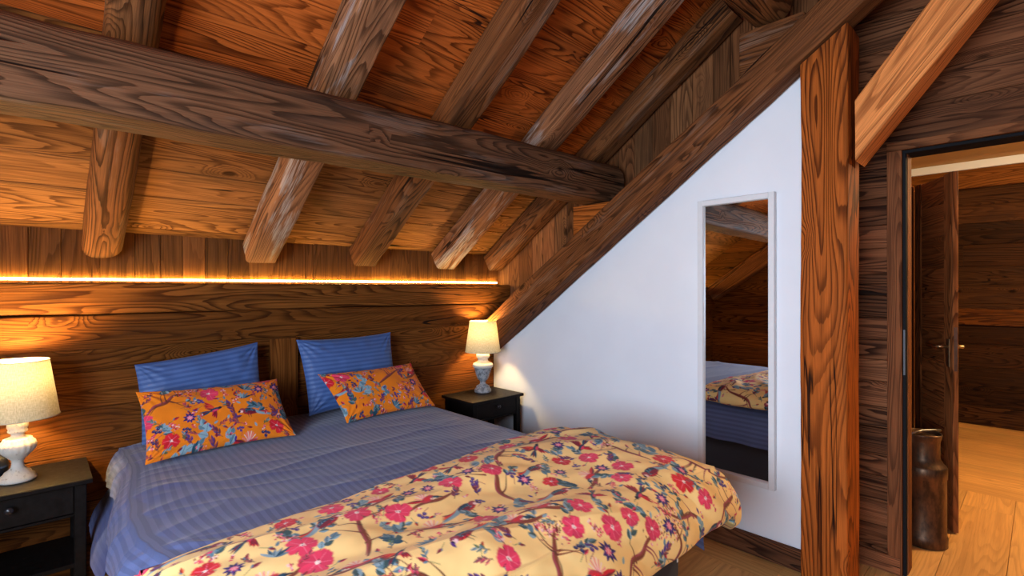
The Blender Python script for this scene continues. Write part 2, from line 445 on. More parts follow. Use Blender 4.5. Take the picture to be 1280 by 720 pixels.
# floors: wide oak boards, a border board along the white wall, lengthwise boards in the hall
mb = MB()
planks(mb, (XL, -3.3, 0), (1, 0, 0), (0, 1, 0), (0, 0, 1), 2.56 - XL, 6.5, (.19, .24), seed=51, joints=(1.2, 2.4), jit=.0005, gap=.0015, ch=.0012)
planks(mb, (2.56, -3.3, 0), (0, 1, 0), (1, 0, 0), (0, 0, 1), 6.5, .21, (.20, .22), seed=52, joints=(1.6, 2.6), jit=.0003, gap=.0015, ch=.0012)
planks(mb, (2.77, -3.3, 0), (1, 0, 0), (0, 1, 0), (0, 0, 1), 1.93, 4.8, (.20, .27), seed=57, joints=(1.1, 1.9), jit=.0003, gap=.0018, ch=.0012)
planks(mb, (4.70, -3.3, 0), (0, 1, 0), (1, 0, 0), (0, 0, 1), 5.6, 2.5, (.15, .22), seed=54, joints=(1.4, 2.6), jit=.0004, gap=.0015, ch=.0012)
tag(mb.build('floor', W_FLOOR), kind='structure')

# hall beyond the doorway
HX = 7.04
mb = MB()
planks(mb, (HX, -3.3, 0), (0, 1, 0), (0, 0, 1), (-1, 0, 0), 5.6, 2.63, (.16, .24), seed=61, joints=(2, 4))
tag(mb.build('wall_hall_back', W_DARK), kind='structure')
mb = MB(); mb.box((HX - .03, -3.2, 1.03), (HX - .003, 2.2, 1.20), tint=.15)
tag(mb.build('trim_4', W_WALL), kind='structure')
mb = MB(); mb.box((HX - .05, -3.2, 2.44), (HX - .003, 2.2, 2.63), tint=.25)
tag(mb.build('trim_5', W_WALL), kind='structure')
mb = MB(); mb.box((HX - .06, -3.2, 2.633), (HX + .02, 2.2, 2.715), ch=.004)
tag(mb.build('trim_6', PLASTER), kind='structure')
mb = MB(); mb.box((XD + .03, -3.3, 2.72), (HX + .05, 2.3, 2.78))
tag(mb.build('ceiling_hall', plain('lamplight tinted ceiling', (.62, .36, .12), .8, 0, .06, 6)), kind='structure')  # ochre puts the warm lamplight into the colour of a white ceiling
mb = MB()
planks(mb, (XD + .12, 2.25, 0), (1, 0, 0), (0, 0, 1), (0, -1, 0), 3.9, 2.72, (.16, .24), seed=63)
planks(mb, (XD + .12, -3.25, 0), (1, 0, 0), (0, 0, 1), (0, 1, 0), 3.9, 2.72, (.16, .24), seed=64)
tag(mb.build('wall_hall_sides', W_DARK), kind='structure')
mb = MB()
mb.box((3.80, .586, .0), (4.22, .626, 2.07), tint=.3, axis=2)
mb.box((4.18, .626, .0), (4.22, 1.3, 2.07), tint=.6, axis=2)
tag(mb.build('wall_hall_left', W_DOOR), kind='structure')

# hall door leaf, standing ajar: hinge at the wall end, lock edge towards the room
def door_leaf():
    L0 = V((3.814, .345, 0)); H0 = V((4.205, .572, 0)); D = (H0 - L0).normalized(); L = (H0 - L0).length
    N = V((0, 0, 1)).cross(D)
    def B(mb, a0, a1, t0, t1, z0, z1, tint, ch=.003, upright=False):
        c = L0 + D * ((a0 + a1) / 2) + N * ((t0 + t1) / 2)
        if upright: mb.sweep(V((c.x, c.y, z0)), V((c.x, c.y, z1)), N, rect(a1 - a0, t1 - t0, ch), tint=tint)
        else:
            p = L0 + N * ((t0 + t1) / 2)
            mb.sweep(p + D * a0 + V((0, 0, (z0 + z1) / 2)), p + D * a1 + V((0, 0, (z0 + z1) / 2)), N, rect(z1 - z0, t1 - t0, ch), tint=tint)
        return mb
    m = MB()
    B(m, 0, .095, -.014, .014, .008, 2.072, .35, upright=True); B(m, L - .08, L, -.014, .014, .008, 2.072, .55, upright=True)
    z = .008
    k = 0
    while z < 2.07:
        h = min(.19, 2.072 - z); B(m, .096, L - .081, -.007, .007, z, z + h - .002, (k * .37) % 1); z += h; k += 1
    root = m.build('door_2', W_DOOR); tag(root, kind='structure')
    m = MB(); c = L0 - D * .0012
    m.sweep(V((c.x, c.y, .93)), V((c.x, c.y, 1.18)), N, rect(.002, .016, .0005)); m.build('lock_plate', M_STEEL, root)
    for sd in (-1, 1):
        m = MB(); p = L0 + D * .05 + V((0, 0, 1.065)) + N * (sd * .014)
        m.sweep(p + V((0, 0, -.115)), p + V((0, 0, .045)), N, rect(.036, .006, .002))
        m.tube([p, p + N * (sd * .045), p + N * (sd * .05) + D * .012, p + N * (sd * .05) + D * .11], .0085)
        m.build('handle', M_BRASS, root)
    return root
door_leaf()

# ---------------------------------------------------------------- roof timbers
def timber(name, P0, P1, up, w, h, mat, label, cat, seed, group=None, wob=.006, rough=.006, r=.02, tint=.5, ends=(None, None), seg=.06, taper=1., bow=None, endpow=1):
    P0 = V(P0); P1 = V(P1); d = P1 - P0
    o = MB().sweep((0, 0, 0), d, up, hewn(w, h, r, 5, seed), max(8, int(d.length / seg)), wob, rough, seed * 1.7, tint=tint, ends=ends, endpow=endpow, taper=taper, bow=bow, smooth=True).build(name, mat)
    o.location = P0
    try:
        o.data.set_sharp_from_angle(angle=math.radians(50))
    except Exception: pass
    return tag(o, label, cat, group)

RG = 'rafters of the bedroom roof'
RLAB = ['leftmost roof rafter, ending above the left pale lamp with a rounded lower end',
        'second roof rafter from the left, whitish worn, ending above the leftmost blue pillow',
        'middle roof rafter, third from the left, ending above the rightmost blue pillow',
        'fourth roof rafter from the left, with a pale worn streak along its upper length',
        'last roof rafter, running close along the upright gable boards beside the white wall']
for i, (x, w) in enumerate(((.250, .165), (.985, .17), (1.655, .165), (2.338, .17), (2.862, .15))):
    y0, y1 = 3.262, (RIDGE + .16 if i < 4 else 1.22)
    dn = .090
    zc = lambda y: rafz(y) + dn
    # lower end is cut square to the slope, lower corner knocked off
    cut = lambda a, b, w=w: -(.02 if b < 0 else 0.) - .35 * max(0, abs(a) - w * .28)
    timber('rafter', (x, y0, zc(y0)), (x + (.01 if i else -.01), y1, zc(y1)), (0, 0, 1), w, .150, W_RAFT if i in (1, 3) else W_BEAM,
           RLAB[i], 'beam', 60 + i, RG, wob=.004, rough=.006, r=.062 if i == 0 else .016, tint=.2 + .13 * i)

# big purlin across the bed
timber('purlin', (XL + .19, 2.085, 2.043), (2.945, 2.085, 2.108), (0, 0, 1), .26, .255, W_PURL,
       'massive grey brown log beam crossing under the rafters above the bed', 'beam', 71, wob=.012, rough=.011, r=.05, tint=.43, ends=(None, lambda a, b: -.9 * (max(0, abs(b) - .06) + max(0, abs(a) - .08))), endpow=30)
timber('purlin', (XL + .19, .98, 2.862), (2.80, .98, 2.868), (0, 0, 1), .20, .17, W_BEAM,
       'upper log beam whose end rests above the top of the diagonal truss beam', 'beam', 73, wob=.01, rough=.012, r=.06, tint=.77)
# diagonal principal of the truss; slightly deeper at its foot
P0 = V((2.692, 3.125, .986)); P1 = V((2.692, -.28, 3.31))
timber('truss_beam', P0, P1, (0, 0, 1), .146, .226, W_BEAM, 'long diagonal truss beam rising over the white wall from the headboard corner', 'beam', 75, wob=.006, rough=.006, r=.014, tint=.31, taper=.6)
# corbels between truss and purlins
def corbel(poly, x0, x1, label, tint, mat):
    m = MB(); n = len(poly)
    m.prism(poly, 0, x0, x1, tint=tint)
    o = m.build('corbel', mat); 
    b = o.modifiers.new('soft edges', 'BEVEL'); b.width = .008; b.segments = 2
    return tag(o, label, 'beam')
corbel([(2.235, 1.765), (1.93, 1.962), (1.93, 1.966), (2.235, 1.966)], 2.70, 2.945, 'wooden corbel block wedged under the end of the massive log beam', .2, W_POST)
corbel([(1.115, 2.525), (.80, 2.738), (.80, 2.758), (1.115, 2.758)], 2.72, 2.945, 'wooden corbel block under the end of the upper log beam', .6, W_BEAM)
# post and brace
timber('post', (2.733, .694, .002), (2.733, .694, 2.522), (0, 1, 0), .222, .190, W_POST, 'thick orange brown upright timber post between white wall and doorway', 'beam', 77, wob=.006, rough=.005, r=.012, tint=.52,
       ends=(None, lambda a, b: -b * .70))
sl = 1.3
c0 = V((2.71, .570, 2.10)); c1 = c0 + V((0, -1, sl)) * .55
timber('brace', c0, c1, (0, 0, 1), .178, .165, W_BRACE, 'pale orange diagonal brace rising from the post towards the doorway side', 'beam', 79, wob=.003, rough=.004, r=.01, tint=.66,
       ends=(lambda a, b: b * 1.3, None))
# left gable rafter-truss seen in the mirror
timber('truss_beam', (XL + .10, 3.12, 1.33), (XL + .10, -.25, 3.62), (0, 0, 1), .15, .2, W_BEAM, 'diagonal timber on the left gable wall, seen only in the tall mirror', 'beam', 81, tint=.9)

# ---------------------------------------------------------------- lights on the headboard wall
LED_COL = (1.0, .70, .17)
led = MB()
led.sweep((XL + .02, 3.2865, 1.4365), (2.93, 3.2865, 1.4465), (0, 0, 1), rect(.012, .005, .001))
led = led.build('led_strip', plain('white led tape', (.8, .75, .6), .5))
tag(led, 'glowing warm white LED strip lying along the timber ledge above the bed', 'light strip')
m = MB()
m.sweep((XL + .02, 3.2865, 1.4445), (2.93, 3.2865, 1.4545), (0, 0, 1), rect(.010, .010, .002))
m.build('diode_strip', emit('led glow', LED_COL, 62.), led)

# ---------------------------------------------------------------- nightstands
def nightstand(x0, y0, w, d, label):
    r = empty('nightstand', (x0 + w / 2, y0 + d / 2, 0), label, 'nightstand', 'black nightstands beside the bed')
    H = .6; hw, hd = w / 2, d / 2
    MB().box((-hw, -hd, H - .02), (hw, hd, H), ch=.003, axis=0).build('tabletop', M_BLACKWOOD, r)
    lx, ly = hw - .018, hd - .018
    for sx in (-1, 1):
        for sy in (-1, 1):
            m = MB()
            m.sweep((sx * (lx - .02), sy * (ly - .02), .001), (sx * (lx - .02), sy * (ly - .02), H - .0205), (0, 1, 0), rect(.040, .040, .003)); m.build('leg', M_BLACKWOOD, r)
    for sx in (-1, 1):
        MB().box((sx * (lx - .028) - .008, -ly + .0405, .45), (sx * (lx - .028) + .008, ly - .0405, H - .0205)).build('side_panel', M_BLACKWOOD, r)
    MB().box((-lx + .0405, ly - .03, .45), (lx - .0405, ly - .012, H - .0205)).build('back_panel', M_BLACKWOOD, r)
    MB().box((-lx + .0405, -ly + .004, .448), (lx - .0405, -ly + .022, .459)).build('rail', M_BLACKWOOD, r)
    dr = MB().box((-lx + .043, -ly + .006, .462), (lx - .043, -ly + .024, H - .024), ch=.002, axis=0).build('drawer', M_BLACKWOOD, r)
    k = MB(); prof = [(.0, -.0), (.008, 0), (.007, .010), (.013, .017), (.0145, .023), (.011, .028), (.0, .030)]
    k.lathe(prof, n=20)
    ko = k.build('knob', plain('dark knob', (.02, .018, .02), .3), dr); ko.location = (0, -ly + .006, .535); ko.rotation_euler = (math.pi / 2, 0, 0)
    MB().box((-lx + .003, -ly + .004, .235), (lx - .003, ly - .004, .253), axis=0).build('shelf', M_BLACKWOOD, r)
    return r
nightstand(-.322, 2.765, .500, .375, 'black wooden nightstand with one drawer, left of the bed under the carved pale lamp')
nightstand(2.224, 2.745, .500, .375, 'black wooden nightstand with one drawer, right of the bed against the white wall')

# ---------------------------------------------------------------- table lamps
def linen(tr):
    n = NT('linen shade')
    uv = n.uv()
    w1 = n.noise(n.vmath('MULTIPLY', uv, (60, 700, 1)), 1, 2); w2 = n.noise(n.vmath('MULTIPLY', uv, (700, 60, 1)), 1, 2)
    f = n.math('MULTIPLY', n.math('ADD', w1, w2), .5)
    c = n.mix(n.rng(f, .35, .65), (.50, .42, .25), (.74, .65, .43))
    a = n.n('ShaderNodeBsdfTranslucent'); n.put(a.inputs[0], c)
    b = n.n('ShaderNodeBsdfDiffuse'); n.put(b.inputs[0], c)
    mx = n.n('ShaderNodeMixShader'); mx.inputs[0].default_value = tr
    n.t.links.new(b.outputs[0], mx.inputs[1]); n.t.links.new(a.outputs[0], mx.inputs[2])
    return n.done(mx)
LINEN = linen(.026); LINEN2 = linen(.055)
def chalky(name, c1, c2, lo, hi):
    n = NT(name); tc = n.n('ShaderNodeTexCoord').outputs['Object']
    f = n.noise(tc, 38, 6, .7); g = n.noise(tc, 140, 3, .7)
    c = n.mix(n.rng(n.math('ADD', f, n.math('MULTIPLY', n.math('SUBTRACT', g, .5), .5)), lo, hi), c1, c2)
    return n.done(n.bsdf(c, .8, g, .5, .004, Specular_IOR_Level=.25))
CHALK = chalky('chalky white carved wood', (.70, .65, .56), (.36, .28, .20), .56, .72)
GREYSTONE = chalky('grey weathered plaster', (.42, .42, .43), (.16, .16, .17), .42, .62)
CREAM = chalky('cream painted top', (.74, .70, .60), (.55, .47, .36), .55, .75)
BULB = emit('lit bulb', (1.0, .68, .28), 1150.)
BULB2 = emit('lit softer bulb', (1.0, .68, .28), 560.)

RIM = plain('shade binding', (.62, .55, .38), .8)
def shade(root, z0, z1, r0, r1, mat):
    t = .0012
    prof = [(r0, z0), (r0 + (r1 - r0) * .5, (z0 + z1) / 2), (r1, z1), (r1 - t, z1), (r0 - t, z0), (r0, z0)]
    m = MB()
    n = 64
    m.lathe([(r0, z0), ((r0 + r1) / 2, (z0 + z1) / 2), (r1, z1)], n=n, cap=False)
    s = m.build('lamp_shade', mat, root)
    for (rr, z) in ((r0, z0), (r1, z1)):
        MB().tube([(rr * math.cos(a), rr * math.sin(a), z) for a in [2 * math.pi * i / 64 for i in range(65)]], .0022, 6).build('rim', RIM, s)
    sp = MB()
    for k in range(3):
        a = k * 2.094 + .4
        sp.tube([(r1 * math.cos(a), r1 * math.sin(a), z1 - .003), (.012 * math.cos(a), .012 * math.sin(a), z1 - .02)], .0015, 6)
    sp.build('shade_carrier', M_STEEL, s)
    return s
def bulb(root, z, mat):
    b = MB().lathe([(0.001, -.036), (.012, -.034), (.014, -.018), (.026, -.002), (.030, .014), (.026, .030), (.014, .041), (.001, .044)], n=24, cap=False).build('bulb', mat, root)
    b.location = (0, 0, z)
    so = MB().lathe([(.015, z - .075), (.015, z - .036)], n=20).build('socket', M_BRASS, root)

L1 = empty('table_lamp', (-.052, 2.955, .601), 'lit table lamp with carved whitewashed acorn base on the left nightstand', 'lamp')
fl = lambda a, z: (.07 * abs(math.sin(a * 9)) if .112 < z < .176 else (.10 * abs(math.sin(a * 6 + z * 60)) * (1 if .208 < z < .268 else 0)))
prof1 = [(.060, .0), (.061, .008), (.056, .014), (.054, .021), (.046, .026), (.042, .036), (.030, .044), (.022, .054), (.019, .070), (.021, .086), (.030, .094), (.036, .102), (.046, .112), (.054, .126), (.057, .143), (.053, .158), (.044, .168), (.043, .174), (.036, .178),
         (.022, .184), (.020, .192), (.024, .197), (.031, .201), (.032, .207), (.027, .211), (.031, .222), (.031, .235), (.027, .252), (.021, .268), (.013, .278), (.009, .284), (.009, .30)]
MB().lathe(prof1, n=72, flute=fl).build('lamp_base', CHALK, L1)
shade(L1, .262, .498, .133, .099, LINEN); bulb(L1, .430, BULB)
L2 = empty('table_lamp', (2.53, 3.0, .601), 'lit table lamp with grey urn base and cream top on the right nightstand', 'lamp')
lump = lambda a, z: .05 * mnoise.noise((math.cos(a) * 3, math.sin(a) * 3, z * 45)) if .03 < z < .19 else 0
body = [(.064, 0), (.066, .012), (.062, .024), (.056, .030), (.050, .046), (.034, .056), (.024, .062), (.021, .074), (.024, .086), (.038, .098), (.046, .116), (.054, .140), (.060, .165), (.068, .184), (.070, .189)]
MB().lathe(body, n=64, flute=lump).build('lamp_base', GREYSTONE, L2)
MB().lathe([(.070, .1895), (.078, .196), (.079, .210), (.074, .221), (.058, .229), (.044, .236), (.038, .247), (.038, .257), (.048, .266), (.053, .277), (.050, .290), (.040, .299), (.020, .303), (.010, .307), (.010, .325)], n=64).build('base_top', CREAM, L2)['label'] = 'cream painted upper part of the base'
shade(L2, .312, .548, .137, .103, LINEN2); bulb(L2, .460, BULB2)
cord = MB().tube([(-.095, 2.985, .606), (-.125, 3.0, .604), (-.16, 3.03, .604), (-.19, 3.09, .605), (-.20, 3.135, .60)], .003, 8).build('lamp_cord', plain('yellowish cord', (.5, .4, .22), .5))
tag(cord, 'thin pale lamp cord on the left nightstand behind the lamp foot', 'cord')
# dark rounded gadget half hidden behind the left lamp
ck = empty('bedside_speaker', (-.125, 3.065, .601), 'small dark rounded speaker behind the left lamp, cut by the picture edge', 'speaker')
MB().lathe([(.030, 0), (.038, .004), (.044, .025), (.045, .050), (.040, .075), (.030, .088), (.012, .093), (0.001, .094)], n=40).build('body', plain('matte dark plastic', (.012, .013, .018), .35), ck)
MB().lathe([(.0452, .040), (.0458, .044), (.0452, .048)], n=40, cap=False).build('band', plain('gadget band', (.03, .05, .12), .3), ck)

# ---------------------------------------------------------------- mirror on the white wall
def mirror_glass():
    n = NT('mirror glass'); g = n.n('ShaderNodeBsdfGlossy'); g.inputs['Color'].default_value = (.86, .87, .86, 1); g.inputs['Roughness'].default_value = .0
    return n.done(g)
MY0, MY1, MZ0, MZ1, MX = .944, 1.354, .368, 1.897, 2.768
mr = empty('wall_mirror', (MX, (MY0 + MY1) / 2, MZ0), 'tall narrow mirror in a white frame hanging on the white wall', 'mirror')
fr = MB(); fw, fd = .030, .034
cy = (MY0 + MY1) / 2; hh = MZ1 - MZ0; hy = (MY1 - MY0) / 2
for a, b in (((-fd, -hy, 0), (0, -hy + fw, hh)), ((-fd, hy - fw, 0), (0, hy, hh)), ((-fd, -hy + fw, 0), (0, hy - fw, fw)), ((-fd, -hy + fw, hh - fw), (0, hy - fw, hh))):
    fr.box(a, b, ch=.0025)
fr.build('frame', M_WHITEFR, mr)
MB().box((-.014, -hy + fw + .0005, fw + .0005), (-.004, hy - fw - .0005, hh - fw - .0005), ch=.0005).build('glass', mirror_glass(), mr)

# ---------------------------------------------------------------- milk can in the hall
MILK = (3.572, .462, .001)
def rust():
    n = NT('brown aged metal'); tc = n.n('ShaderNodeTexCoord').outputs['Object']
    f = n.noise(n.vmath('MULTIPLY', tc, (1, 1, .4)), 22, 5, .65); g = n.noise(tc, 120, 2)
    c = n.mix(n.rng(f, .35, .68), (.17, .085, .042), (.05, .028, .016))
    return n.done(n.bsdf(c, n.rng(f, .3, .7, .32, .5, 'LINEAR'), g, .12, .002, Metallic=.7))
RUST = rust()
mc = empty('milk_can', MILK, 'old dark brown metal milk can on the hall floor behind the doorway edge', 'milk can')
R = .106
MB().lathe([(R - .004, 0), (R + .002, .004), (R + .002, .052), (R - .001, .058), (R - .003, .062), (R - .003, .365), (R + .0005, .370), (R + .001, .425), (R - .004, .434), (R - .016, .446), (.080, .464), (.076, .480), (.076, .560), (.078, .570), (.084, .592), (.086, .600), (.085, .606), (.080, .603), (.074, .56)], n=56, cap=False).build('body', RUST, mc)
MB().lathe([(.0735, .575), (.072, .582), (.064, .590), (.045, .594), (0.001, .596)], n=40, cap=False).build('lid', RUST, mc)
MB().tube([(-.10, .035, .612), (-.02, .0, .618), (.05, -.045, .616), (.085, -.066, .612)], .0065, 10).build('bail', M_STEEL, mc)
for sgn in (-1, 1):
    ax = V((.79, -.61, 0)) * sgn
    pts = []
    for k in range(15):
        a = math.pi * (k / 14) - math.pi / 2
        pts.append(V((0, 0, .50)) + ax * (.072 + .034 * math.cos(a)) + V((0, 0, .045 * math.sin(a))))
    MB().tube(pts, .0075, 10).build('handle', M_BLACKWOOD, mc)
ax = V((.79, -.61, 0))
chn = MB()
for k in range(5):
    c = ax * (.090 + .004 * math.sin(k)) + V((0, 0, .60 - k * .020))
    pp = [c + (ax if k % 2 else V((.61, .79, 0))) * (.006 * math.cos(t)) + V((0, 0, .013 * math.sin(t))) for t in [2 * math.pi * i / 12 for i in range(13)]]
    chn.tube(pp, .002, 6)
chn.build('latch_chain', M_STEEL, mc)

# ---------------------------------------------------------------- printed fabric: motifs drawn onto a fine mesh
class Canvas:
    def __init__(s, W, H, res, base, seed=0):
        s.res = res; s.w = int(W / res) + 1; s.h = int(H / res) + 1
        s.W = W; s.H = H; s.rnd = random.Random(seed)
        s.x = np.arange(s.w) * res; s.y = np.arange(s.h) * res
        b = np.array(base)
        X, Y = np.meshgrid(s.x, s.y, indexing='ij')
        s.a = np.ones((s.w, s.h, 3)) * b
        s.a *= (1 + .05 * vnoise(X * 9, Y * 9, seed))[..., None] * (1 + .03 * vnoise(X * 45, Y * 45, seed + 1))[..., None]
    def win(s, x0, x1, y0, y1):
        i0 = max(0, int(x0 / s.res) - 1); i1 = min(s.w, int(x1 / s.res) + 3); j0 = max(0, int(y0 / s.res) - 1); j1 = min(s.h, int(y1 / s.res) + 3)
        if i1 <= i0 or j1 <= j0: return None
        X, Y = np.meshgrid(s.x[i0:i1], s.y[j0:j1], indexing='ij')
        return (slice(i0, i1), slice(j0, j1)), X, Y
    def put(s, sl, m, col):
        m = np.clip(m, 0, 1)[..., None]
        s.a[sl] = s.a[sl] * (1 - m) + np.array(col) * m
    def stroke(s, pts, w, col, jit=0.):
        """smooth tapered line; w = list of half widths per point"""
        P = np.array(pts, float); n = len(P)
        if not isinstance(w, (list, tuple)): w = [w] * n
        T = np.linspace(0, n - 1, max(2, (n - 1) * 6 + 1)); Q = []; Wd = []
        for t in T:
            i = min(int(t), n - 2); f = t - i
            p0 = P[max(i - 1, 0)]; p1 = P[i]; p2 = P[i + 1]; p3 = P[min(i + 2, n - 1)]
            Q.append(.5 * ((2 * p1) + (-p0 + p2) * f + (2 * p0 - 5 * p1 + 4 * p2 - p3) * f * f + (-p0 + 3 * p1 - 3 * p2 + p3) * f ** 3))
            Wd.append(w[i] * (1 - f) + w[i + 1] * f)
        Q = np.array(Q); mw = max(Wd)
        g = s.win(Q[:, 0].min() - mw, Q[:, 0].max() + mw, Q[:, 1].min() - mw, Q[:, 1].max() + mw)
        if g is None: return
        sl, X, Y = g; M = np.zeros_like(X)
        for k in range(len(Q) - 1):
            d = Q[k + 1] - Q[k]; L2 = d @ d + 1e-12
            t = np.clip(((X - Q[k][0]) * d[0] + (Y - Q[k][1]) * d[1]) / L2, 0, 1)
            D = np.hypot(X - Q[k][0] - t * d[0], Y - Q[k][1] - t * d[1])
            ww = Wd[k] * (1 - t) + Wd[k + 1] * t
            M = np.maximum(M, (ww - D) / s.res + .5)
        s.put(sl, M, col)
    def ell(s, x, y, rx, ry, ang, col, edge=None, fn=None):
        r = max(rx, ry)
        g = s.win(x - r, x + r, y - r, y + r)
        if g is None: return
        sl, X, Y = g; c, q = math.cos(ang), math.sin(ang)
        u = ((X - x) * c + (Y - y) * q) / rx; v = (-(X - x) * q + (Y - y) * c) / ry
        d = np.sqrt(u * u + v * v)
        m = (1 - d) * min(rx, ry) / s.res + .5
        s.put(sl, m, col)
        if edge is not None:
            s.put(sl, m * np.clip((d - .45) * 1.6, 0, 1) * (.6 + .4 * np.sin(np.arctan2(v, u) * 11)), edge)
        if fn: s.put(sl, m * fn(u, v, X, Y), fn.col)
    def leaf(s, x, y, L, w, ang, c1, c2=None, rib=None):
        g = s.win(min(x, x + L * math.cos(ang)) - w, max(x, x + L * math.cos(ang)) + w, min(y, y + L * math.sin(ang)) - w, max(y, y + L * math.sin(ang)) + w)
        if g is None: return
        sl, X, Y = g; c, q = math.cos(ang), math.sin(ang)
        u = ((X - x) * c + (Y - y) * q) / L; v = -(X - x) * q + (Y - y) * c
        uu = np.clip(u, 0, 1)
        half = w * np.sin(np.pi * uu ** .8) ** .9
        m = np.where((u > 0) & (u < 1), (half - np.abs(v)) / s.res + .5, 0)
        s.put(sl, m, c1)
        if c2 is not None: s.put(sl, m * np.clip(v / s.res + .5, 0, 1), c2)
        if rib is not None: s.put(sl, np.minimum(m, (.0007 - np.abs(v)) / s.res + .5), rib)

K = {k: srgb(*v) for k, v in dict(red=(214, 32, 44), rose=(226, 58, 92), pink=(238, 120, 140), pale=(246, 205, 200), wine=(120, 24, 44), navy=(38, 34, 92), purple=(84, 40, 128), ink=(22, 26, 48),
     teal=(24, 70, 92), mist=(138, 168, 178), slate=(96, 128, 142), leafd=(58, 84, 84), brown=(132, 62, 40), bark=(104, 52, 36), mauve=(160, 66, 78), orange=(226, 84, 40), cream=(250, 236, 214), green=(96, 116, 66)).items()}

def m_flower(c, x, y, r, a, col='rose', n=5):
    R = c.rnd
    for i in range(n):
        t = a + 2 * math.pi * i / n + R.uniform(-.15, .15); q = r * R.uniform(.85, 1.1)
        k = K[col]; f = R.uniform(.82, 1.12); k = tuple(v * f for v in k)
        for o in (-.25, .0, .25):
            c.ell(x + .56 * q * math.cos(t + o), y + .56 * q * math.sin(t + o), .46 * q, .25 * q, t + o * 1.4, k)
        c.stroke([(x + .1 * q * math.cos(t), y + .1 * q * math.sin(t)), (x + .8 * q * math.cos(t + .08), y + .8 * q * math.sin(t + .08))], [.0012, .0004], K['pink'])
        c.stroke([(x + .5 * r * math.cos(t + math.pi / n), y + .5 * r * math.sin(t + math.pi / n)), (x + .8 * r * math.cos(t + math.pi / n), y + .8 * r * math.sin(t + math.pi / n))], [.0005, .0016], K['wine'])
    c.ell(x, y, .15 * r, .15 * r, 0, K['pale'])
    for i in range(7): c.ell(x + R.uniform(-.16, .16) * r, y + R.uniform(-.16, .16) * r, .0018, .0018, 0, K['wine'] if i % 2 else K['cream'])
def m_aster(c, x, y, r, a):
    for i in range(9):
        t = a + 2 * math.pi * i / 9 + c.rnd.uniform(-.1, .1)
        c.leaf(x, y, r * c.rnd.uniform(.85, 1.1), r * .2, t, K['purple'] if i % 3 else K['navy'], K['navy'])
    c.ell(x, y, r * .34, r * .3, a, K['pink'])
    for i in range(12): c.stroke([(x, y), (x + r * .42 * math.cos(i * .55), y + r * .42 * math.sin(i * .55))], [.0006, .0005], K['pale'] if i % 2 else K['rose'])
def m_sprig(c, x, y, L, a, cols=('mist', 'slate', 'leafd'), n=5, fat=.22):
    R = c.rnd; ex, ey = x + L * math.cos(a), y + L * math.sin(a)
    c.stroke([(x, y), ((x + ex) / 2 + R.uniform(-.1, .1) * L, (y + ey) / 2 + R.uniform(-.1, .1) * L), (ex, ey)], [.0013, .001, .0006], K['bark'])
    for i in range(n):
        f = .2 + .8 * i / max(1, n - 1); sg = (-1) ** i; t = a + sg * R.uniform(.5, 1.0) * (1 - .6 * f)
        k1 = K[R.choice(cols)]; k2 = K[R.choice(cols)]
        c.leaf(x + f * (ex - x), y + f * (ey - y), L * R.uniform(.4, .62), L * fat * R.uniform(.4, .6), t, k1, k2, K['leafd'])
def m_fan(c, x, y, L, a, cols=('mist', 'slate', 'teal')):
    for i in range(6):
        t = a + (i - 2.5) * .42; c.leaf(x, y, L * c.rnd.uniform(.75, 1.05), L * .11, t, K[c.rnd.choice(cols)], K[c.rnd.choice(cols)])
def m_berries(c, x, y, r, a, col='purple'):
    R = c.rnd
    c.stroke([(x - 3.2 * r * math.cos(a), y - 3.2 * r * math.sin(a)), (x - 1.2 * r * math.cos(a + .4), y - 1.2 * r * math.sin(a + .4)), (x, y)], [.0012, .001, .0008], K['mauve'])
    for i in range(4):
        t = a + i * 1.6; q = r * (.95 if i else .3)
        c.ell(x + q * math.cos(t), y + q * math.sin(t), r * .55, r * .5, t, K[col], K['navy'])
        c.ell(x + q * math.cos(t) + .15 * r, y + q * math.sin(t) + .15 * r, r * .1, r * .1, 0, K['mist'])
def m_blossom(c, x, y, L, a, n=26, cols=('rose', 'pink', 'pale', 'rose', 'wine')):
    R = c.rnd
    c.stroke([(x, y), (x + L * math.cos(a), y + L * math.sin(a))], [.001, .0005], K['mauve'])
    for i in range(n):
        f = R.random(); q = R.gauss(0, .16) * L * (1.1 - .6 * f)
        px = x + f * L * math.cos(a) - q * math.sin(a); py = y + f * L * math.sin(a) + q * math.cos(a)
        c.ell(px, py, R.uniform(.0022, .0042), R.uniform(.0018, .003), R.uniform(0, 3), K[R.choice(cols)])
def m_bud(c, x, y, L, a, col='rose'):
    c.leaf(x, y, L, L * .2, a, K[col], K['wine']); c.stroke([(x, y), (x - L * .9 * math.cos(a + .3), y - L * .9 * math.sin(a + .3))], [.001, .0006], K['green'])
    c.leaf(x, y, L * .5, L * .1, a + .7, K['slate'])
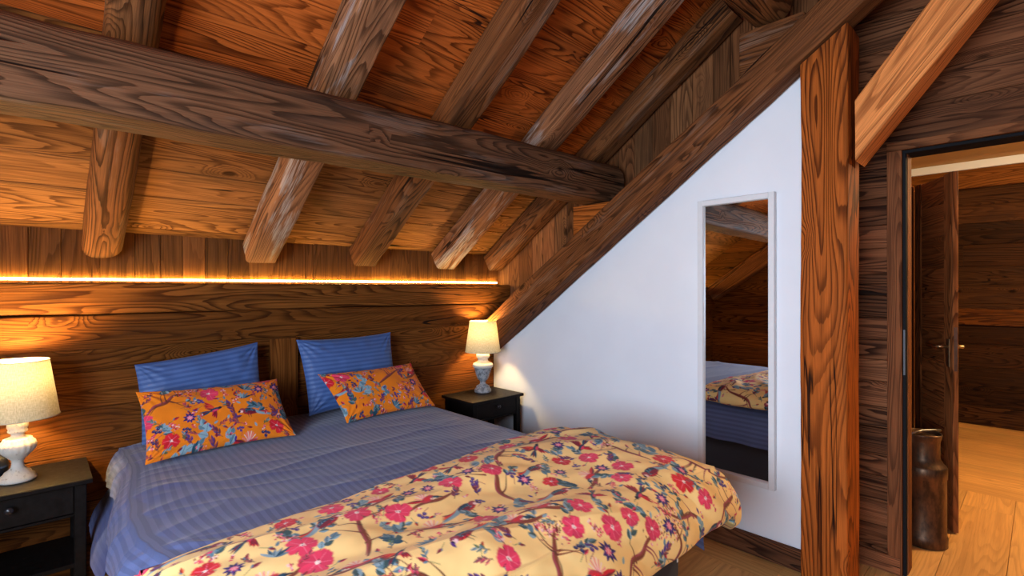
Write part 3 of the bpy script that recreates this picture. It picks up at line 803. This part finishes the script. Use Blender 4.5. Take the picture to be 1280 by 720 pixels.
def m_tree(c, x, y, L, a):
    """a crooked branch: brown trunk, twigs, a froth of small blossom at its head"""
    R = c.rnd; d = (math.cos(a), math.sin(a)); p = (-d[1], d[0])
    at = lambda f, q: (x + L * (f * d[0] + q * p[0]), y + L * (f * d[1] + q * p[1]))
    b1, b2 = R.uniform(-.16, .16), R.uniform(-.18, .18)
    pts = [at(0, 0), at(.25, b1), at(.5, b1 * .4), at(.75, b2), at(1, b2 * .6)]
    c.stroke(pts, [.003, .006, .008, .006, .0035], K['brown'])
    c.stroke([at(.05, .015), at(.28, b1 + .02), at(.52, b1 * .4 + .03), at(.74, b2 + .02)], [.001, .003, .0035, .001], K['mauve'])
    c.stroke([at(.1, -.01), at(.3, b1 - .03), at(.55, b1 * .4 - .025)], [.0005, .0022, .0008], K['bark'])
    for k in range(5):
        f = R.uniform(.2, .95); sg = R.choice((-1, 1)); q0 = b1 * .5
        e = at(f + R.uniform(.05, .25), q0 + sg * R.uniform(.2, .36)); c.stroke([at(f, q0), at(f + .06, q0 + sg * .12), e], [.004, .0024, .001], K[R.choice(('brown', 'mauve', 'bark'))])
        if k < 3: m_sprig(c, e[0], e[1], L * .26, a + sg * R.uniform(.3, 1.2), n=4, fat=.3)
        else: m_bud(c, e[0], e[1], L * .13, a + sg * .6)
    h = at(1.0, b2 * .6)
    for i in range(70):
        px, py = h[0] + R.gauss(0, .13) * L, h[1] + R.gauss(0, .085) * L
        c.ell(px, py, R.uniform(.0018, .0042), R.uniform(.0016, .003), R.uniform(0, 3), K[R.choice(('brown', 'mauve', 'pink', 'bark', 'rose', 'pale'))])
def m_parrot(c, x, y, L, a, flip=1):
    d = (math.cos(a), math.sin(a)); p = (-d[1] * flip, d[0] * flip)
    at = lambda f, q: (x + L * (f * d[0] + q * p[0]), y + L * (f * d[1] + q * p[1]))
    for i, k in enumerate(('wine', 'red', 'orange', 'slate', 'mist')):
        c.stroke([at(-.1, .02), at(-.4, -.03 - .02 * i), at(-.62 - .05 * i, .06 - .055 * i)], [L * .07, L * .05, L * .012], K[k])
    c.ell(*at(.12, 0), L * .27, L * .15, a, K['red'], K['wine'])
    c.ell(*at(.10, .03), L * .24, L * .115, a + .15 * flip, K['teal'], K['ink'])
    for i in range(22): c.ell(*at(.10 + c.rnd.uniform(-.19, .19), .03 + c.rnd.uniform(-.08, .08)), .0011, .0011, 0, K['mist'])
    c.ell(*at(.02, -.04), L * .2, L * .06, a + .2 * flip, K['wine'])
    c.ell(*at(.38, .05), L * .12, L * .10, a, K['mauve'], K['wine']); c.ell(*at(.43, .0), L * .07, L * .06, a, K['pale'])
    c.leaf(*at(.46, .04), L * .13, L * .045, a - .7 * flip, K['ink']); c.ell(*at(.42, .05), .0016, .0016, 0, K['ink'])
    for q in (.0, .09): c.stroke([at(.08 + q, -.14), at(.06 + q, -.26)], [.0018, .001], K['bark'])
def m_hummer(c, x, y, L, a, flip=1):
    d = (math.cos(a), math.sin(a)); p = (-d[1] * flip, d[0] * flip)
    at = lambda f, q: (x + L * (f * d[0] + q * p[0]), y + L * (f * d[1] + q * p[1]))
    for i in range(4): c.leaf(*at(.02, .03), L * (.62 - .07 * i), L * .07, a + flip * (2.0 + .2 * i), K['orange'] if i % 2 else K['red'], K['wine'])
    for i in range(3): c.leaf(*at(.05, .0), L * (.5 - .06 * i), L * .06, a - flip * (1.9 + .22 * i), K['red'], K['wine'])
    for i in range(3): c.leaf(*at(-.15, 0), L * .5, L * .045, a + math.pi + (i - 1) * .2, K['wine'] if i % 2 else K['teal'])
    c.ell(*at(.03, 0), L * .22, L * .085, a, K['teal'], K['ink']); c.ell(*at(.02, -.04), L * .14, L * .045, a, K['rose'])
    c.ell(*at(.25, .01), L * .075, L * .065, a, K['ink']); c.stroke([at(.3, .01), at(.52, .02)], [.0014, .0006], K['ink'])
def m_heron(c, x, y, L, a, flip=1):
    """red bird with a fanned crest sitting along a bough"""
    d = (math.cos(a), math.sin(a)); p = (-d[1] * flip, d[0] * flip)
    at = lambda f, q: (x + L * (f * d[0] + q * p[0]), y + L * (f * d[1] + q * p[1]))
    c.stroke([at(-.9, -.22), at(-.3, -.12), at(.3, -.2), at(.9, -.1)], [.003, .007, .008, .003], K['brown'])
    for i in range(9): c.stroke([at(-.1, .05), at(-.35 + .07 * i, .42 - .015 * (i - 4) ** 2)], [.0012, .0018], K['pale'] if i % 2 else K['pink'])
    c.ell(*at(0, 0), L * .27, L * .13, a + .3 * flip, K['red'], K['mauve'])
    c.leaf(*at(-.15, 0), L * .6, L * .08, a + math.pi - .2 * flip, K['wine'], K['red'])
    c.ell(*at(.28, -.03), L * .12, L * .075, a - .3 * flip, K['teal'], K['ink']); c.leaf(*at(.33, -.05), L * .2, L * .03, a - .4 * flip, K['ink'])
    for i in range(16): c.ell(*at(.16 + c.rnd.uniform(-.08, .1), -.06 + c.rnd.uniform(-.05, .05)), .0014, .0014, 0, K['cream'])

def print_fabric(W, H, res, base, seed, dens=1.):
    c = Canvas(W, H, res, base, seed); R = c.rnd; placed = []
    def spots(r, tries, cap, pad=1.):
        out = []
        for _ in range(tries):
            if len(out) >= cap: break
            x, y = R.uniform(-.02, W + .02), R.uniform(-.02, H + .02)
            if all((x - q[0]) ** 2 + (y - q[1]) ** 2 > (pad * (r + q[2])) ** 2 for q in placed):
                placed.append((x, y, r)); out.append((x, y))
        return out
    A = W * H
    def many(d): return max(1, int(A * d * dens))
    for (x, y) in spots(.080, 500, many(9)):
        a = R.choice((1.2, 1.6, .5, 2.5)) + R.uniform(-.3, .3); m_tree(c, x - .10 * math.cos(a), y - .10 * math.sin(a), R.uniform(.19, .25), a)
    for i, (x, y) in enumerate(spots(.056, 900, many(18))):
        k = i % 3; a = R.choice((0, math.pi)) + R.uniform(-.4, .4); fl = 1 if math.cos(a) > 0 else -1
        if k == 0: m_parrot(c, x, y, R.uniform(.12, .14), a, fl)
        elif k == 1: m_heron(c, x, y, R.uniform(.10, .12), a, fl)
        else: m_hummer(c, x, y, R.uniform(.09, .11), a + .6, fl)
    for (x, y) in spots(.040, 900, many(27)):
        m_sprig(c, x + .015, y + .03, .06, R.uniform(.5, 2.6), n=5, fat=.34); m_flower(c, x, y, R.uniform(.034, .046), R.uniform(0, 6), R.choice(('rose', 'rose', 'red')), R.choice((5, 5, 6)))
    for (x, y) in spots(.030, 900, many(18)): m_aster(c, x, y, R.uniform(.026, .034), R.uniform(0, 6))
    for i, (x, y) in enumerate(spots(.030, 1500, many(60))):
        if i % 3 == 2: m_fan(c, x, y - .01, R.uniform(.045, .06), R.uniform(.4, 2.7))
        elif i % 3 == 1: m_sprig(c, x, y - .028, R.uniform(.065, .085), R.uniform(.6, 2.5), ('mist', 'mist', 'slate'), n=4, fat=.46)
        else: m_sprig(c, x - .01, y - .028, R.uniform(.06, .075), R.uniform(.3, 2.9), ('slate', 'leafd', 'teal'), n=6, fat=.3)
    for i, (x, y) in enumerate(spots(.020, 2600, many(130))):
        if i % 3 == 0: m_blossom(c, x, y - .02, .05, R.uniform(.3, 2.8), 34)
        elif i % 3 == 1: m_berries(c, x, y, R.uniform(.011, .014), R.uniform(0, 6), R.choice(('purple', 'navy')))
        else: m_sprig(c, x, y - .02, .048, R.uniform(.4, 2.7), ('wine', 'mauve', 'purple'), n=6, fat=.24)
    for i, (x, y) in enumerate(spots(.010, 6000, many(520))):
        if i % 4 == 0: m_bud(c, x, y, R.uniform(.02, .03), R.uniform(0, 6), R.choice(('rose', 'red', 'mauve', 'orange')))
        elif i % 4 == 1: m_sprig(c, x, y - .012, .034, R.uniform(.4, 2.8), ('mauve', 'wine', 'rose') if R.random() < .4 else ('mist', 'slate', 'green'), n=5, fat=.2)
        elif i % 4 == 2: m_blossom(c, x, y, .024, R.uniform(0, 6), 9)
        else: c.leaf(x, y, .024, .005, R.uniform(0, 6), K[R.choice(('mist', 'slate', 'purple', 'wine'))])
    return np.clip(c.a, 0, 1)

# ---------------------------------------------------------------- soft goods
def spath(pts, n):
    """smooth curve through the points, n samples evenly spaced by length"""
    P = np.array(pts, float); m = len(P); Q = []
    for i in range(m - 1):
        p0 = P[max(i - 1, 0)]; p1 = P[i]; p2 = P[i + 1]; p3 = P[min(i + 2, m - 1)]
        sp = np.linalg.norm(p2 - p1)
        t0 = (p2 - p0) / (np.linalg.norm(p2 - p1) + np.linalg.norm(p1 - p0) + 1e-9) * sp
        t1 = (p3 - p1) / (np.linalg.norm(p3 - p2) + np.linalg.norm(p2 - p1) + 1e-9) * sp
        f = np.linspace(0, 1, 40, endpoint=(i == m - 2))[:, None]
        Q.append((2 * f ** 3 - 3 * f ** 2 + 1) * p1 + (f ** 3 - 2 * f ** 2 + f) * t0 + (-2 * f ** 3 + 3 * f ** 2) * p2 + (f ** 3 - f ** 2) * t1)
    Q = np.concatenate(Q)
    L = np.concatenate([[0], np.cumsum(np.linalg.norm(np.diff(Q, axis=0), axis=1))])
    s = np.linspace(0, L[-1], n)
    return np.interp(s, L, Q[:, 0]), np.interp(s, L, Q[:, 1]), s

def grid_mesh(name, P, UV, mat, color=None, extra=None):
    """P (n,m,3); extra: a second sheet of the same shape (back of a cushion)"""
    sheets = [P] if extra is None else [P, extra]
    n, m = P.shape[:2]; vs = []; fs = []; uvs = []; off = 0
    idx = np.arange(n * m).reshape(n, m)
    q = np.stack([idx[:-1, :-1], idx[1:, :-1], idx[1:, 1:], idx[:-1, 1:]], -1).reshape(-1, 4)
    for k, S in enumerate(sheets):
        vs.append(S.reshape(-1, 3)); fs.append((q if k == 0 else q[:, ::-1]) + off); uvs.append(UV.reshape(-1, 2)); off += n * m
    vs = np.concatenate(vs); fs = np.concatenate(fs); uvs = np.concatenate(uvs)
    me = bpy.data.meshes.new(name)
    me.vertices.add(len(vs)); me.vertices.foreach_set('co', vs.astype(np.float32).ravel())
    me.loops.add(fs.size); me.loops.foreach_set('vertex_index', fs.astype(np.int32).ravel())
    me.polygons.add(len(fs)); me.polygons.foreach_set('loop_start', np.arange(0, fs.size, 4, dtype=np.int32))
    try: me.polygons.foreach_set('loop_total', np.full(len(fs), 4, dtype=np.int32))
    except Exception: pass
    me.update(calc_edges=True)
    ul = me.uv_layers.new(name='UVMap'); ul.data.foreach_set('uv', uvs[fs.ravel()].astype(np.float32).ravel())
    if color is not None:
        c = np.concatenate([color.reshape(-1, 3)] * len(sheets)); c = np.concatenate([c, np.ones((len(c), 1))], 1)
        ca = me.color_attributes.new('print', 'FLOAT_COLOR', 'POINT'); ca.data.foreach_set('color', c.astype(np.float32).ravel())
    me.polygons.foreach_set('use_smooth', np.ones(len(fs), dtype=bool))
    me.materials.append(mat); me.validate()
    o = bpy.data.objects.new(name, me); COL.objects.link(o)
    return o

def norms(P):
    a = np.gradient(P, axis=0); b = np.gradient(P, axis=1)
    n = np.cross(a, b); n /= np.linalg.norm(n, axis=2, keepdims=True) + 1e-12
    return n

def striped(name, c1, c2, period=.030, sheen=.25):
    n = NT(name); uv = n.uv()
    sp = n.n('ShaderNodeSeparateXYZ'); n.put(sp.inputs[0], uv)
    ph = n.math('SINE', n.math('MULTIPLY', sp.outputs[0], 2 * math.pi / period))
    st = n.rng(ph, -.35, .35)
    wv = n.noise(n.vmath('MULTIPLY', uv, (900, 900, 1)), 1, 1)
    col = n.mix(st, c1, c2)
    col = n.mix(1, col, gray(n, n.rng(wv, .3, .7, .9, 1.08, 'LINEAR')), 'MULTIPLY')
    return n.done(n.bsdf(col, n.rng(st, 0, 1, .62, .48, 'LINEAR'), n.math('ADD', n.math('MULTIPLY', st, .6), wv), .15, .001, Sheen_Weight=sheen, Sheen_Roughness=.4, Specular_IOR_Level=.3))
def printed(name, sheen=.2, rough=.8):
    n = NT(name); c = n.attr('print', 'Color'); uv = n.uv()
    wv = n.noise(n.vmath('MULTIPLY', uv, (700, 700, 1)), 1, 1)
    col = n.mix(1, c, gray(n, n.rng(wv, .3, .7, .93, 1.05, 'LINEAR')), 'MULTIPLY')
    return n.done(n.bsdf(col, rough, wv, .1, .0008, Sheen_Weight=sheen, Specular_IOR_Level=.25))
BLUE = striped('blue striped satin cotton', (.086, .106, .215), (.114, .142, .285))
BLUEP = striped('blue striped pillow cotton', (.05, .105, .29), (.08, .155, .375), .026)
BLUES = striped('deep blue bed sheet', (.045, .075, .23), (.05, .085, .26), .03)
PRINT = printed('floral printed cotton', .08); PRINTV = printed('floral printed velvet', .08, .9)

# bed: upholstered base on legs, mattress
bed = empty('bed', (1.11, 2.06, 0), 'double bed with dark grey upholstered base, mostly hidden under its bedding', 'bed')
BX0, BX1, BY0, BY1 = .305, 1.912, 1.03, 3.09
def rel(m, name, mat, par=bed):
    o = m.build(name, mat, None); o.parent = par; o.matrix_parent_inverse = par.matrix_basis.inverted() if False else o.matrix_parent_inverse
    return o
GREYUP = plain('dark grey upholstery', (.045, .045, .055), .85, 0, .12, 220, .3)
def bbox(lo, hi, **k):
    c = (1.11, 2.06, 0); return MB().box([lo[i] - c[i] for i in range(3)], [hi[i] - c[i] for i in range(3)], **k)
bbox((BX0, BY0, .05), (BX1, BY1, .375), ch=.012).build('bed_base', GREYUP, bed)
bbox((BX0 + .01, BY0 + .02, .376), (BX1 - .01, BY1 - .01, .598), ch=.04).build('mattress', plain('white mattress ticking', (.7, .7, .7), .8), bed)
for x in (BX0 + .08, BX1 - .08):
    for y in (BY0 + .08, BY1 - .08):
        l = MB().lathe([(.022, .001), (.028, .0495)], n=20).build('leg', M_BLACKWOOD, bed); l.location = (x - 1.11, y - 2.06, 0)
bbox((BX1 - .012, BY0 - .0025, .285), (BX1 - .002, BY0 - .0005, .325), ch=.0003).build('care_tag', plain('white woven tag', (.8, .8, .8), .7), bed)['label'] = 'small white tag sewn to the base corner'

# deep blue sheet, hanging low at the left of the head end
ns, nt = 120, 70
px, pz, ps = spath([(.172, .30), (.192, .36), (.240, .43), (.270, .475), (.292, .53), (.318, .585), (.352, .612), (.6, .6135), (1.2, .6135), (1.80, .6135)], ns)
y = np.linspace(3.085, 2.42, nt)
P = np.zeros((ns, nt, 3)); P[:, :, 0] = px[:, None]; P[:, :, 2] = pz[:, None]; P[:, :, 1] = y[None, :]
hang = np.clip((.60 - P[:, :, 2]) / .3, 0, 1)
P[:, :, 0] += hang * (.006 * vnoise(y[None, :] * 14 + 0 * P[:, :, 0], P[:, :, 2] * 3, 5) + .010 * np.sin(y[None, :] * 9))
P[:, :, 1] -= hang * .03
UV = np.stack([np.broadcast_to(ps[:, None], (ns, nt)), np.broadcast_to(y[None, :], (ns, nt))], -1)
UVs = UV[..., ::-1]
o = grid_mesh('bed_sheet', P, UV, BLUES)
tag(o, 'deep blue bed sheet whose corner hangs low beside the left nightstand', 'bed sheet')

# grey blue striped bedspread
ns, nt = 420, 360
px, pz, ps = spath([(.232, .478), (.238, .53), (.258, .575), (.300, .612), (.37, .631), (.6, .637), (1.1, .639), (1.65, .637), (1.82, .628), (1.91, .600), (1.95, .54), (1.968, .46), (1.978, .40), (1.985, .335)], ns)
py, qz, qs = spath([(3.10, .622), (3.085, .635), (3.0, .639), (2.4, .640), (1.4, .640), (1.10, .636), (1.02, .610), (.985, .55), (.975, .46), (.972, .395)], nt)
zx = np.broadcast_to(pz[:, None], (ns, nt)); zy = np.broadcast_to(qz[None, :], (ns, nt))
k = .02
Z = -k * np.log(np.exp(-zx / k) + np.exp(-zy / k)) + k * .69 * np.exp(-np.abs(zx - zy) / .02)
X = np.broadcast_to(px[:, None], (ns, nt)).copy(); Y = np.broadcast_to(py[None, :], (ns, nt)).copy()
U = np.broadcast_to(ps[:, None], (ns, nt)); Wv = np.broadcast_to(qs[None, :], (ns, nt))
lh = np.clip((.62 - X) / .36, 0, 1)
X += lh ** 1.4 * (.022 - .082 * np.clip((2.75 - Y) / .6, 0, 1) ** 1.1) * np.clip((Y - 1.70) / .25, 0, 1)
lowr = np.clip((.60 - zx) / .4, 0, 1) * (X > 1)
X += lowr * .05 * np.clip((1.42 - Y) / .45, 0, 1)
Z = Z - .04 * lowr * np.clip((1.25 - Y) / .28, 0, 1)
Y -= np.clip((.6 - zx) / .4, 0, 1) * (X > 1) * .0
P = np.stack([X, Y, Z], -1); N = norms(P); N *= np.sign(N[ns // 2, nt // 2, 2])
flat = np.clip((Z - .60) / .03, 0, 1)
rid = lambda q: (1 - np.abs(q)) ** 3
e = .0075 * rid(vnoise(X * 1.3 + .4 * Y, Y * 5.5 - X * .9, 3)) + .0035 * rid(vnoise(X * 3.1, Y * 11 + X * 2.3, 8)) + .004 * vnoise(X * 3, Y * 4, 15)
e += .006 * rid(vnoise(X * 5 - Y * 3.2, Y * 2.2 + X * 1.4, 21)) * np.clip((X - 1.2) / .4, 0, 1)
lf = np.clip((.60 - X) / .2, 0, 1)
e += lf * (.010 * rid(vnoise(Y * 7 + X * 6, X * 2.2 + Y * 1.3, 31)) - .003)
hf = np.clip((.58 - Z) / .25, 0, 1) * (X > 1)
e = np.minimum(e, np.where(Y < 1.9, .010, .03))
e += hf * .012 * np.sin(Y * 21 + 2 * vnoise(Y * 4, Z * 3, 7))
P = P + N * e[..., None]
P[..., 2] = np.where(Z > .60, np.maximum(P[..., 2], .624), P[..., 2])
o = grid_mesh('bedspread', P, np.stack([U, Wv], -1), BLUE)
tag(o, 'grey blue bedspread with fine lengthwise stripes, spread over the bed', 'bedspread')

# floral quilt folded over the foot end
RES = .0031
xp = [(.205, .530), (.165, .575), (.168, .628), (.225, .676), (.36, .692), (.7, .692), (1.2, .700), (1.6, .712), (1.85, .712), (1.965, .695), (2.035, .655), (2.05, .620), (2.02, .602), (1.985, .612)]
px, pz, ps = spath(xp, 2); ns = int(ps[-1] / RES) + 1
px, pz, ps = spath(xp, ns)
yp = [(1.56, .668), (1.605, .664), (1.628, .674), (1.615, .690), (1.55, .698), (1.35, .706), (1.15, .708), (1.02, .692), (.915, .645), (.858, .580), (.842, .525), (.855, .492), (.90, .490)]
py, qz, qs = spath(yp, 2); nt = int(qs[-1] / RES) + 1
py, qz, qs = spath(yp, nt)
sh = (ns, nt)
zx = np.broadcast_to(pz[:, None], sh); zy = np.broadcast_to(qz[None, :], sh)
k = .022
zy2 = zy + np.clip(zx - .70, -.02, .02) * np.clip((zy - .6) / .08, 0, 1)
Z = -k * np.log(np.exp(-zx / k) + np.exp(-zy2 / k)) + k * .69 * np.exp(-np.abs(zx - zy2) / .03)
X = np.broadcast_to(px[:, None], sh).copy(); Y = np.broadcast_to(py[None, :], sh).copy()
U = np.broadcast_to(ps[:, None], sh); Wv = np.broadcast_to(qs[None, :], sh)
# the edge towards the pillows runs a little askew and waves
hd = np.clip((Y - .95) / .6, 0, 1)
Y += hd * (.085 * np.clip((X - .2) / 1.6, 0, 1.2) ** 1.2 + .012 * vnoise(X * 3.3, 0 * X, 2))
# right side swells outwards, most at the foot corner
ov = np.clip((.69 - zx) / .08, 0, 1) * (X > 1)
of = np.clip((.69 - zy) / .2, 0, 1)
X += ov * .03 * np.clip((1.5 - Y) / .5, 0, 1)
Z -= .05 * ov * of
P = np.stack([X, Y, Z], -1); N = norms(P); N *= np.sign(N[ns // 2, nt // 3, 2])
a1 = U * .97 + Wv * .26; b1 = -U * .26 + Wv * .97
e = .016 * vnoise(a1 * 1.5, b1 * 5.2, 41) + .013 * vnoise(a1 * 3.2 + 3, b1 * 9.5, 43) + .006 * vnoise(a1 * 7, b1 * 15, 45) + .0026 * vnoise(a1 * 16, b1 * 30, 47)
e += .012 * (1 - np.abs(vnoise(a1 * 1.1, b1 * 4.1, 51))) ** 4
w = np.clip((U - 1.55) / .4, 0, 1)
ang = np.arctan2(Wv - .15, U - 1.35)
e += w * (.009 * np.sin(ang * 15 + 3 * vnoise(U * 2, Wv * 2, 5)) + .004 * np.sin(ang * 31 + 2))
e += of * .012 * np.sin(U * 17 + 2.5 * vnoise(U * 2.5, Wv * 1.5, 9)) * (1 - w)
edge = np.clip(np.minimum(np.minimum(Wv, qs[-1] - Wv), np.minimum(U, ps[-1] - U)) / .20, .0, 1) ** .8
e = np.where((zx < .675) | (zy < .66), np.maximum(e, -.010), e)
P = P + N * (e * edge)[..., None]
# soft folds must stay above the bedspread
top = (zx > .66) & (zy > .66)
P[..., 2] = np.where(top, np.maximum(P[..., 2], .666), P[..., 2])
# worn relief of the stitching is too fine to see; the print goes on per vertex
cv = print_fabric((ns - 1) * RES + 1e-6, (nt - 1) * RES + 1e-6, RES, srgb(250, 210, 136), 5, 1.3)
cv = cv[:ns, :nt][:, ::-1]
o = grid_mesh('quilt', P, np.stack([U, Wv], -1), PRINT, cv)
tag(o, 'yellow floral quilt with birds and red flowers, laid over the foot of the bed', 'quilt')

# ---------------------------------------------------------------- pillows and cushions
def pillow(name, TL, TR, BL, BR, T, mat, label, cat, group, color=None, nx=120, ny=90, pinch=.03, puff=.55, seed=0, uvswap=False, wr=.006):
    TL, TR, BL, BR = [np.array(q) for q in (TL, TR, BL, BR)]
    a = np.linspace(-1, 1, nx); b = np.linspace(-1, 1, ny); A, B = np.meshgrid(a, b, indexing='ij')
    W = (np.linalg.norm(TR - TL) + np.linalg.norm(BR - BL)) / 2; H = (np.linalg.norm(TL - BL) + np.linalg.norm(TR - BR)) / 2
    a2 = A * (1 - pinch / W * 2 * (1 - B ** 2) ** 1.0 * 0 - pinch / W * 1.0 * (1 - np.abs(B) ** 2.2)); b2 = B * (1 - pinch / H * 1.0 * (1 - np.abs(A) ** 2.2))
    f = (a2 + 1) / 2; g = (b2 + 1) / 2
    C = (BL * ((1 - f) * (1 - g))[..., None] + BR * (f * (1 - g))[..., None] + TL * ((1 - f) * g)[..., None] + TR * (f * g)[..., None])
    n = np.cross(TR - TL, TL - BL); n /= np.linalg.norm(n)
    if n[1] > 0: n = -n
    th = T / 2 * ((1 - np.abs(A) ** 2.6) ** puff) * ((1 - np.abs(B) ** 2.6) ** puff)
    X, Y = (A + 1) / 2 * W, (B + 1) / 2 * H
    ed = np.maximum(np.abs(A), np.abs(B))
    wk = wr * (vnoise(X * 9, Y * 9, seed) + .6 * vnoise(X * 20, Y * 20, seed + 3)) * np.clip((1 - ed) * 8, 0, 1)
    crn = np.abs(A * B)
    ang = np.arctan2(Y - H * np.round(Y / H), X - W * np.round(X / W))
    wk += .010 * crn ** 2 * np.sin(ang * 16 + seed) * np.clip((1 - ed) * 6, 0, 1)
    F = C + n * (th + wk)[..., None]; Bk = C - n * (th - wk * .3)[..., None]
    UV = np.stack([Y, X] if uvswap else [X, Y], -1)
    o = grid_mesh(name, F, UV, mat, color, Bk)
    return tag(o, label, cat, group)
BP = 'blue striped pillows against the headboard wall'
pillow('pillow', (.352, 3.045, 1.030), (.912, 3.050, 1.100), (.37, 2.955, .655), (.925, 2.955, .665), .125, BLUEP, 'blue striped pillow behind the floral cushion nearer the left nightstand', 'pillow', BP, seed=1, uvswap=True, pinch=.02)
pillow('pillow', (1.125, 3.050, 1.098), (1.752, 3.050, 1.106), (1.165, 2.955, .655), (1.76, 2.955, .668), .14, BLUEP, 'blue striped pillow behind the floral cushion nearer the right nightstand', 'pillow', BP, seed=4, uvswap=True, pinch=.03)
CG = 'floral velvet cushions on the bed'
for (tl, tr, bl, br, sd, lab) in (((.333, 2.845, .930), (.948, 2.845, .915), (.338, 2.612, .655), (.970, 2.630, .652), 21, 'orange floral cushion nearer the left nightstand, with a branch and a small bird in flight'),
                                  ((1.188, 2.89, .905), (1.812, 2.89, .908), (1.255, 2.655, .655), (1.858, 2.675, .655), 33, 'orange floral cushion nearer the right nightstand, leaning on a taller pillow')):
    W = (np.linalg.norm(np.subtract(tr, tl)) + np.linalg.norm(np.subtract(br, bl))) / 2; H = (np.linalg.norm(np.subtract(tl, bl)) + np.linalg.norm(np.subtract(tr, br))) / 2
    nx, ny = int(W / .0023), int(H / .0023)
    cc = print_fabric(W, H, .0023, srgb(238, 128, 20), sd, 1.0)[:nx, :ny]
    pillow('cushion', tl, tr, bl, br, .13, PRINTV, lab, 'cushion', CG, cc, nx, ny, pinch=.035, seed=sd, puff=.6)

# ---------------------------------------------------------------- light and camera
def area(name, loc, rot, sx, sy, power, col):
    l = bpy.data.lights.new(name, 'AREA'); l.shape = 'RECTANGLE'; l.size = sx; l.size_y = sy; l.energy = power; l.color = col
    o = bpy.data.objects.new(name, l); COL.objects.link(o); o.location = loc; o.rotation_euler = rot
    return o
# daylight entering through the window of the left gable
area('window_daylight', (XL - .10, (WY0 + WY1) / 2, (WZ0 + WZ1) / 2), (0, -math.pi / 2, 0), WZ1 - WZ0, WY1 - WY0, 190., (.68, .81, 1.0))
# added warm light with no fixture above the upper log, washing the roof boards
area('added_roof_wash', (.2, 1.12, 2.985), (0, 0, 0), 2.4, .05, 26., (1., .60, .24))
bpy.data.objects['added_roof_wash'].rotation_euler = (math.radians(180 - 28), 0, 0)
# lamp in the hall
l = bpy.data.lights.new('hall_lamp', 'POINT'); l.energy = 185.; l.color = (1., .75, .40); l.shadow_soft_size = .12
o = bpy.data.objects.new('hall_lamp', l); COL.objects.link(o); o.location = (4.6, -.9, 2.35)

w = bpy.data.worlds.new('sky'); SC.world = w; w.use_nodes = True
bg = w.node_tree.nodes['Background']; bg.inputs[0].default_value = (.55, .72, 1., 1); bg.inputs[1].default_value = .8

cam = bpy.data.cameras.new('camera'); co = bpy.data.objects.new('camera', cam); COL.objects.link(co)
cam.sensor_fit = 'HORIZONTAL'; cam.sensor_width = 36.; cam.lens = 629.386 / 1280 * 36.; cam.clip_start = .02
co.location = (0, 0, 1.4); co.rotation_euler = (math.pi / 2 + .001776, 0, -.758339)
SC.camera = co
SC.view_settings.view_transform = 'Standard'; SC.view_settings.look = 'None'; SC.view_settings.gamma = 1.; SC.view_settings.exposure = 0.
SC.view_settings.use_curve_mapping = False
